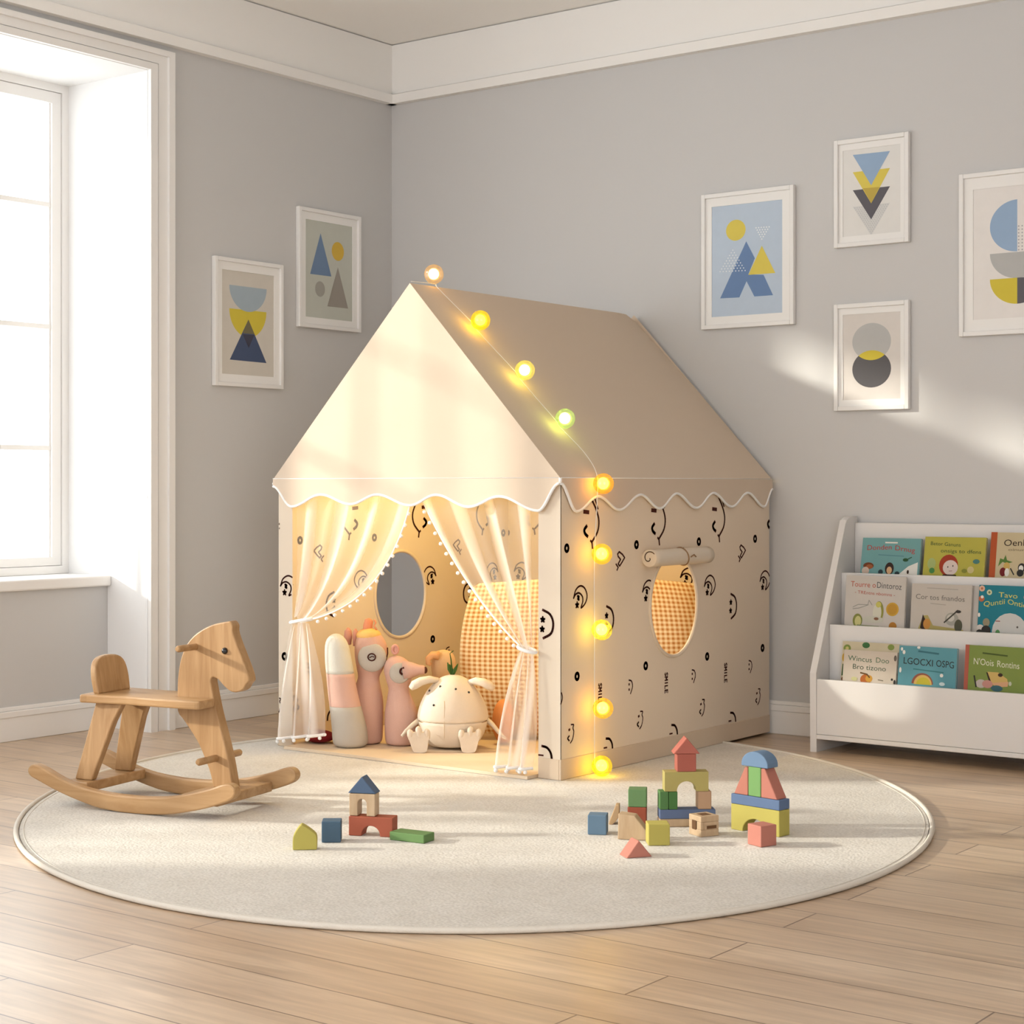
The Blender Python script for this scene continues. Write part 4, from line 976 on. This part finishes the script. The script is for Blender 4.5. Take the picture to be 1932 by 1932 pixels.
# squirrel with the striped tail
t = thing('plush_squirrel', 'tall pink plush animal with a big grey and pink striped tail, leftmost toy', 'plush toy', (.945, -1.272, MZ), TH, 'plush toys in the tent'); f = local(t)
mb = MB(); body(mb, f, [(0, .026, .075, .040), (.012, .025, .075, .055), (.07, .024, .075, .0595), (.147, .026, .075, .0575), (.20, .030, .075, .044), (.231, .033, .075, .0375), (.262, .038, .075, .047), (.305, .042, .075, .0575), (.345, .040, .075, .055), (.375, .036, .075, .042), (.392, .034, .075, .022), (.398, .034, .075, .004)])
bd = mb.build('body', pk, t)
mb = MB(); face_patch(mb, f, (.048, .036, .302), .050, .016); fp = mb.build('face', gr, t)
mb = MB(); mb.tube([f(.048 + .013 * cos(q), .0185, .305 + .012 * sin(q)) for q in [2 * pi * i / 20 for i in range(20)]], .0022, 6, 0, True); mb.tube([f(.040, .0185, .303), f(.049, .0175, .308), f(.057, .0185, .305)], .0018, 6); mb.build('eye', MT['ink'], fp)
mb = MB(); mb.tube([f(.100, .052, .335), f(.101, .048, .315), f(.096, .044, .292), f(.084, .040, .272)], .0022, 6); mb.build('mouth', MT['ink'], fp)
mb = MB(); face_patch(mb, f, (.033, .078, .375), .044, .042, 0, .026); mb.build('cap', plush_mat('f', 232, 186, 112), t)
for xx, zz, w_ in ((-.040, .372, .018), (-.014, .368, .014)):
    mb = MB(); mb.tube([f(xx, .085, zz - .03), f(xx, .085, zz), f(xx, .085, zz + .018), f(xx, .085, zz + .030)], [w_ * .8, w_, w_ * .85, .004], 14, flat=.6); mb.build('ear', plush_mat('g', 206, 150, 132), t)
mb = MB(); mb.tube([f(.028, .080, .385), f(.030, .080, .410), f(.034, .080, .428), f(.037, .08, .434)], [.021, .021, .019, .006], 14, flat=.6); mb.tube([f(.052, .078, .430), f(.058, .074, .420), f(.052, .072, .408), f(.062, .07, .395)], .003, 6); mb.build('horn', plush_mat('h', 222, 150, 116), t)
tl = [(0, -.023, 0, .046), (.014, -.024, 0, .060), (.064, -.028, 0, .0605), (.139, -.042, .002, .0545), (.147, -.0435, .002, .054), (.20, -.053, .006, .051), (.251, -.0605, .008, .0485), (.30, -.067, .010, .046), (.345, -.072, .012, .041), (.370, -.074, .012, .031), (.384, -.075, .012, .014), (.387, -.075, .012, .002)]
for nm, a, b, mm in (('tail_base', 0, 4, gr), ('tail_band', 3, 7, pk2), ('tail_tip', 6, 12, plush_mat('i', 214, 210, 198))):
    mb = MB(); body(mb, f, tl[a:b], 0, .95); mb.build(nm, mm, t)
# long-necked pink animal
t = thing('plush_llama', 'pink plush animal with a grey face and closed eye, second toy from the left', 'plush toy', (1.0665, -1.1845, MZ), TH, 'plush toys in the tent'); f = local(t)
mb = MB(); body(mb, f, [(0, 0, .04, .040), (.012, 0, .04, .055), (.06, 0, .04, .0585), (.115, -.001, .04, .0565), (.160, -.006, .04, .044), (.195, -.010, .04, .0355), (.225, -.010, .04, .044), (.258, -.011, .04, .0505), (.285, -.014, .04, .042), (.302, -.018, .04, .024), (.309, -.020, .04, .004)])
mb.build('body', pk2, t)
mb = MB(); face_patch(mb, f, (-.004, .004, .252), .036, .012); fp = mb.build('face', gr, t)
mb = MB(); mb.tube([f(.012, .020, .258), f(.040, .016, .262), f(.064, .012, .262), f(.080, .010, .262), f(.086, .010, .262)], [.036, .026, .017, .016, .008], 16); mz = mb.build('muzzle', pk2, t)
mb = MB(); mb.ball(f(.084, .006, .262), (.008, .008, .012), 12, 8); mb.build('nose', S(86, 48, 34), mz)
mb = MB(); mb.tube(smooth_line([f(.012, -.010, .272), f(.001, -.010, .266), f(-.001, -.010, .256), f(.006, -.010, .248)], 4), .0035, 8); mb.build('eye', MT['ink'], fp)
mb = MB(); mb.tube([f(-.022 + .010 * cos(q), .036, .330 + .014 * sin(q)) for q in [2 * pi * i / 18 for i in range(18)]], .005, 8, 0, True); mb.ball(f(-.022, .037, .328), (.009, .004, .012), 10, 8); mb.build('ear', plush_mat('j', 214, 158, 142), t)
# beige trunked animal at the back
t = thing('plush_elephant', 'small peach plush animal with a curled trunk behind the pink animals', 'plush toy', (1.085, -1.000, MZ), TH, 'plush toys in the tent'); f = local(t)
mb = MB(); body(mb, f, [(0, .02, 0, .045), (.02, .02, 0, .060), (.09, .02, 0, .060), (.16, .02, 0, .045), (.20, .018, 0, .036), (.245, .016, 0, .042), (.285, .016, 0, .042), (.312, .016, 0, .028), (.320, .016, 0, .004)]); mb.build('body', be, t)
mb = MB(); mb.tube([f(.000, -.030, .302), f(-.022, -.036, .305), f(-.036, -.038, .292), f(-.036, -.038, .276), f(-.026, -.038, .270)], [.016, .013, .011, .009, .006], 12); mb.build('trunk', plush_mat('k', 222, 168, 116), t)
# big cream plush with a sprout
t = thing('plush_radish', 'round cream plush creature with a green sprout and toed feet, front toy', 'plush toy', (1.278, -1.166, MZ), TH, 'plush toys in the tent'); f = local(t)
mb = MB(); body(mb, f, [(.006, 0, .085, .050), (.012, 0, .085, .080), (.045, 0, .085, .105), (.080, 0, .085, .1175), (.0915, 0, .085, .1180), (.0950, 0, .085, .1125), (.0985, 0, .085, .1195), (.115, 0, .085, .121), (.150, 0, .085, .112), (.190, 0, .085, .092), (.220, 0, .085, .068), (.240, 0, .085, .042), (.249, 0, .085, .016), (.250, 0, .085, .003)], 0, .86, 32)
bd = mb.build('body', cr, t)
def surf(x, z):                                             # front of the body at x, z
    tb = [(.0, .05), (.012, .080), (.045, .105), (.08, .1175), (.115, .121), (.15, .112), (.19, .092), (.22, .068), (.24, .042), (.25, .003)]
    for (a, r0), (b, r1) in zip(tb[:-1], tb[1:]):
        if a <= z <= b: r = r0 + (r1 - r0) * (z - a) / (b - a); break
    return .085 - .86 * math.sqrt(max(0, r * r - x * x))
mb = MB()
for x, z in ((-.041, .215), (-.078, .198), (.012, .208), (.056, .196), (-.062, .155)): mb.ball(f(x, surf(x, z), z), .0042, 10, 8)
mb.build('bead_eyes', MT['black'], bd)
mb = MB(); mb.tube([f(-.026, surf(-.026, z) - .0005, z) for z in (.02, .05, .08, .094, .12, .15, .17)], .0011, 5); mb.build('seam', plush_mat('l', 206, 186, 158), bd)
mb = MB(); mb.tube([f(.117 * sin(q), .085 - .86 * .117 * cos(q) + .0012, .0945 - .006 * cos(q)) for q in [-1.45 + 2.9 * i / 24 for i in range(25)]], .0016, 6); mb.build('mouth_seam', plush_mat('n', 176, 146, 108), bd)
for sg, pts in ((-1, [(-.050, .07, .232), (-.078, .062, .236), (-.108, .056, .230), (-.130, .054, .218), (-.143, .054, .206)]), (1, [(.055, .07, .224), (.078, .062, .231), (.106, .056, .226), (.126, .054, .215), (.140, .054, .203)])):
    mb = MB(); mb.tube([f(*p) for p in pts], [.012, .016, .0185, .0195, .011], 14, flat=.8); mb.build('ear', cr, t)
mb = MB()
mb.tube([f(-.002, .085, .245), f(-.003, .085, .270), f(-.012, .085, .285)], [.004, .004, .002], 8)
for pts in ([(-.002, .085, .246), (-.012, .083, .270), (-.018, .082, .292)], [(0, .085, .246), (.008, .083, .268), (.018, .082, .288)], [(-.002, .085, .25), (-.006, .086, .30), (-.010, .086, .322), (.002, .086, .332)]):
    mb.tube([f(*p) for p in pts], [.005, .009 if len(pts) == 3 else .003, .002] + ([.003] if len(pts) == 4 else []), 8, flat=.5)
mb.build('sprout', S(62, 94, 42), t)
for pts in ([(-.110, .080, .098), (-.135, .062, .082), (-.158, .045, .062), (-.172, .036, .046)], [(.112, .085, .098), (.135, .072, .082), (.158, .055, .056), (.180, .045, .036)]):
    mb = MB(); mb.tube([f(*p) for p in pts], [.010, .008, .007, .005], 10); mb.build('arm', cr, t)
sole = [(-.017, .001), (.017, .001), (.026, .014), (.030, .034), (.036, .055), (.030, .066), (0, .066), (-.030, .064), (-.036, .053), (-.031, .034), (-.026, .014)]
for x, tl_ in ((-.106, -.10), (.057, .06)):
    mb = MB(); F_ = lambda u, v, q: f(x + u + v * tl_, q + v * .18, v)
    mb.prism(smooth_poly(sole, (), 4), -.034, -.008, F_)
    for dx, dz, tp in ((-.028, .060, .072), (.001, .062, .082), (.029, .061, .074)):
        mb.tube([F_(dx * .95, dz - .016, -.023), F_(dx, dz - .004, -.026), F_(dx, tp - .006, -.028), F_(dx, tp, -.028), F_(dx, tp + .004, -.027)], [.009, .0105, .0105, .0085, .003], 14)
    mb.build('foot', cr, t, bevel=.008, seg=3)
# egg-shaped orange plush, red cushion
mb = MB(); mb.ball((0, 0, .078), (.040, .038, .078), 20, 14); o = mb.build('plush_egg', plush_mat('m', 222, 150, 92)); o.location = (1.314, -.926, MZ); tag(o, 'small orange egg-shaped plush at the right of the cream creature', 'plush toy')
mb = MB(); mb.ball((0, 0, .022), (.060, .050, .022), 20, 12); o = mb.build('floor_cushion', S(122, 26, 28, rough=.9)); o.location = (.778, -1.285, MZ); tag(o, 'flat dark red cushion behind the left curtain hem', 'cushion')
# gingham floor pillow
pc = CAM + FV * 6.24 + RV * .262; t = thing('gingham_pillow', 'large orange and cream gingham pillow leaning in the tent corner', 'pillow', (pc.x, pc.y, MZ), TH); f = local(t)
PW, PH = .42, .285; n_ = 40
mb = MB(); uv = []
for sg in (-1, 1):
    o0 = len(mb.v)
    def pf(u, v, sg=sg):
        i, j = 2 * u - 1, 2 * v - 1
        th_ = .085 * (max(0, 1 - abs(i) ** 2.6) ** .55) * (max(0, 1 - abs(j) ** 2.6) ** .55)
        x = i * PW * (1 - .07 * (1 - j * j) * abs(i) ** 2 * -1 - .05 * j * j); z = PH + j * PH * (1 - .05 * i * i + .02 * sin(3 * i + 1))
        return f(x, sg * th_ + .24 * (z - PH) + .02, z * .98 + .004)
    mb.grid(pf, n_, n_); uv += [((i / n_) * 2 * PW, (j / n_) * 2 * PH) for j in range(n_ + 1) for i in range(n_ + 1)]
mb.build('pillow_cover', MT['gingham'], t, uv=uv)
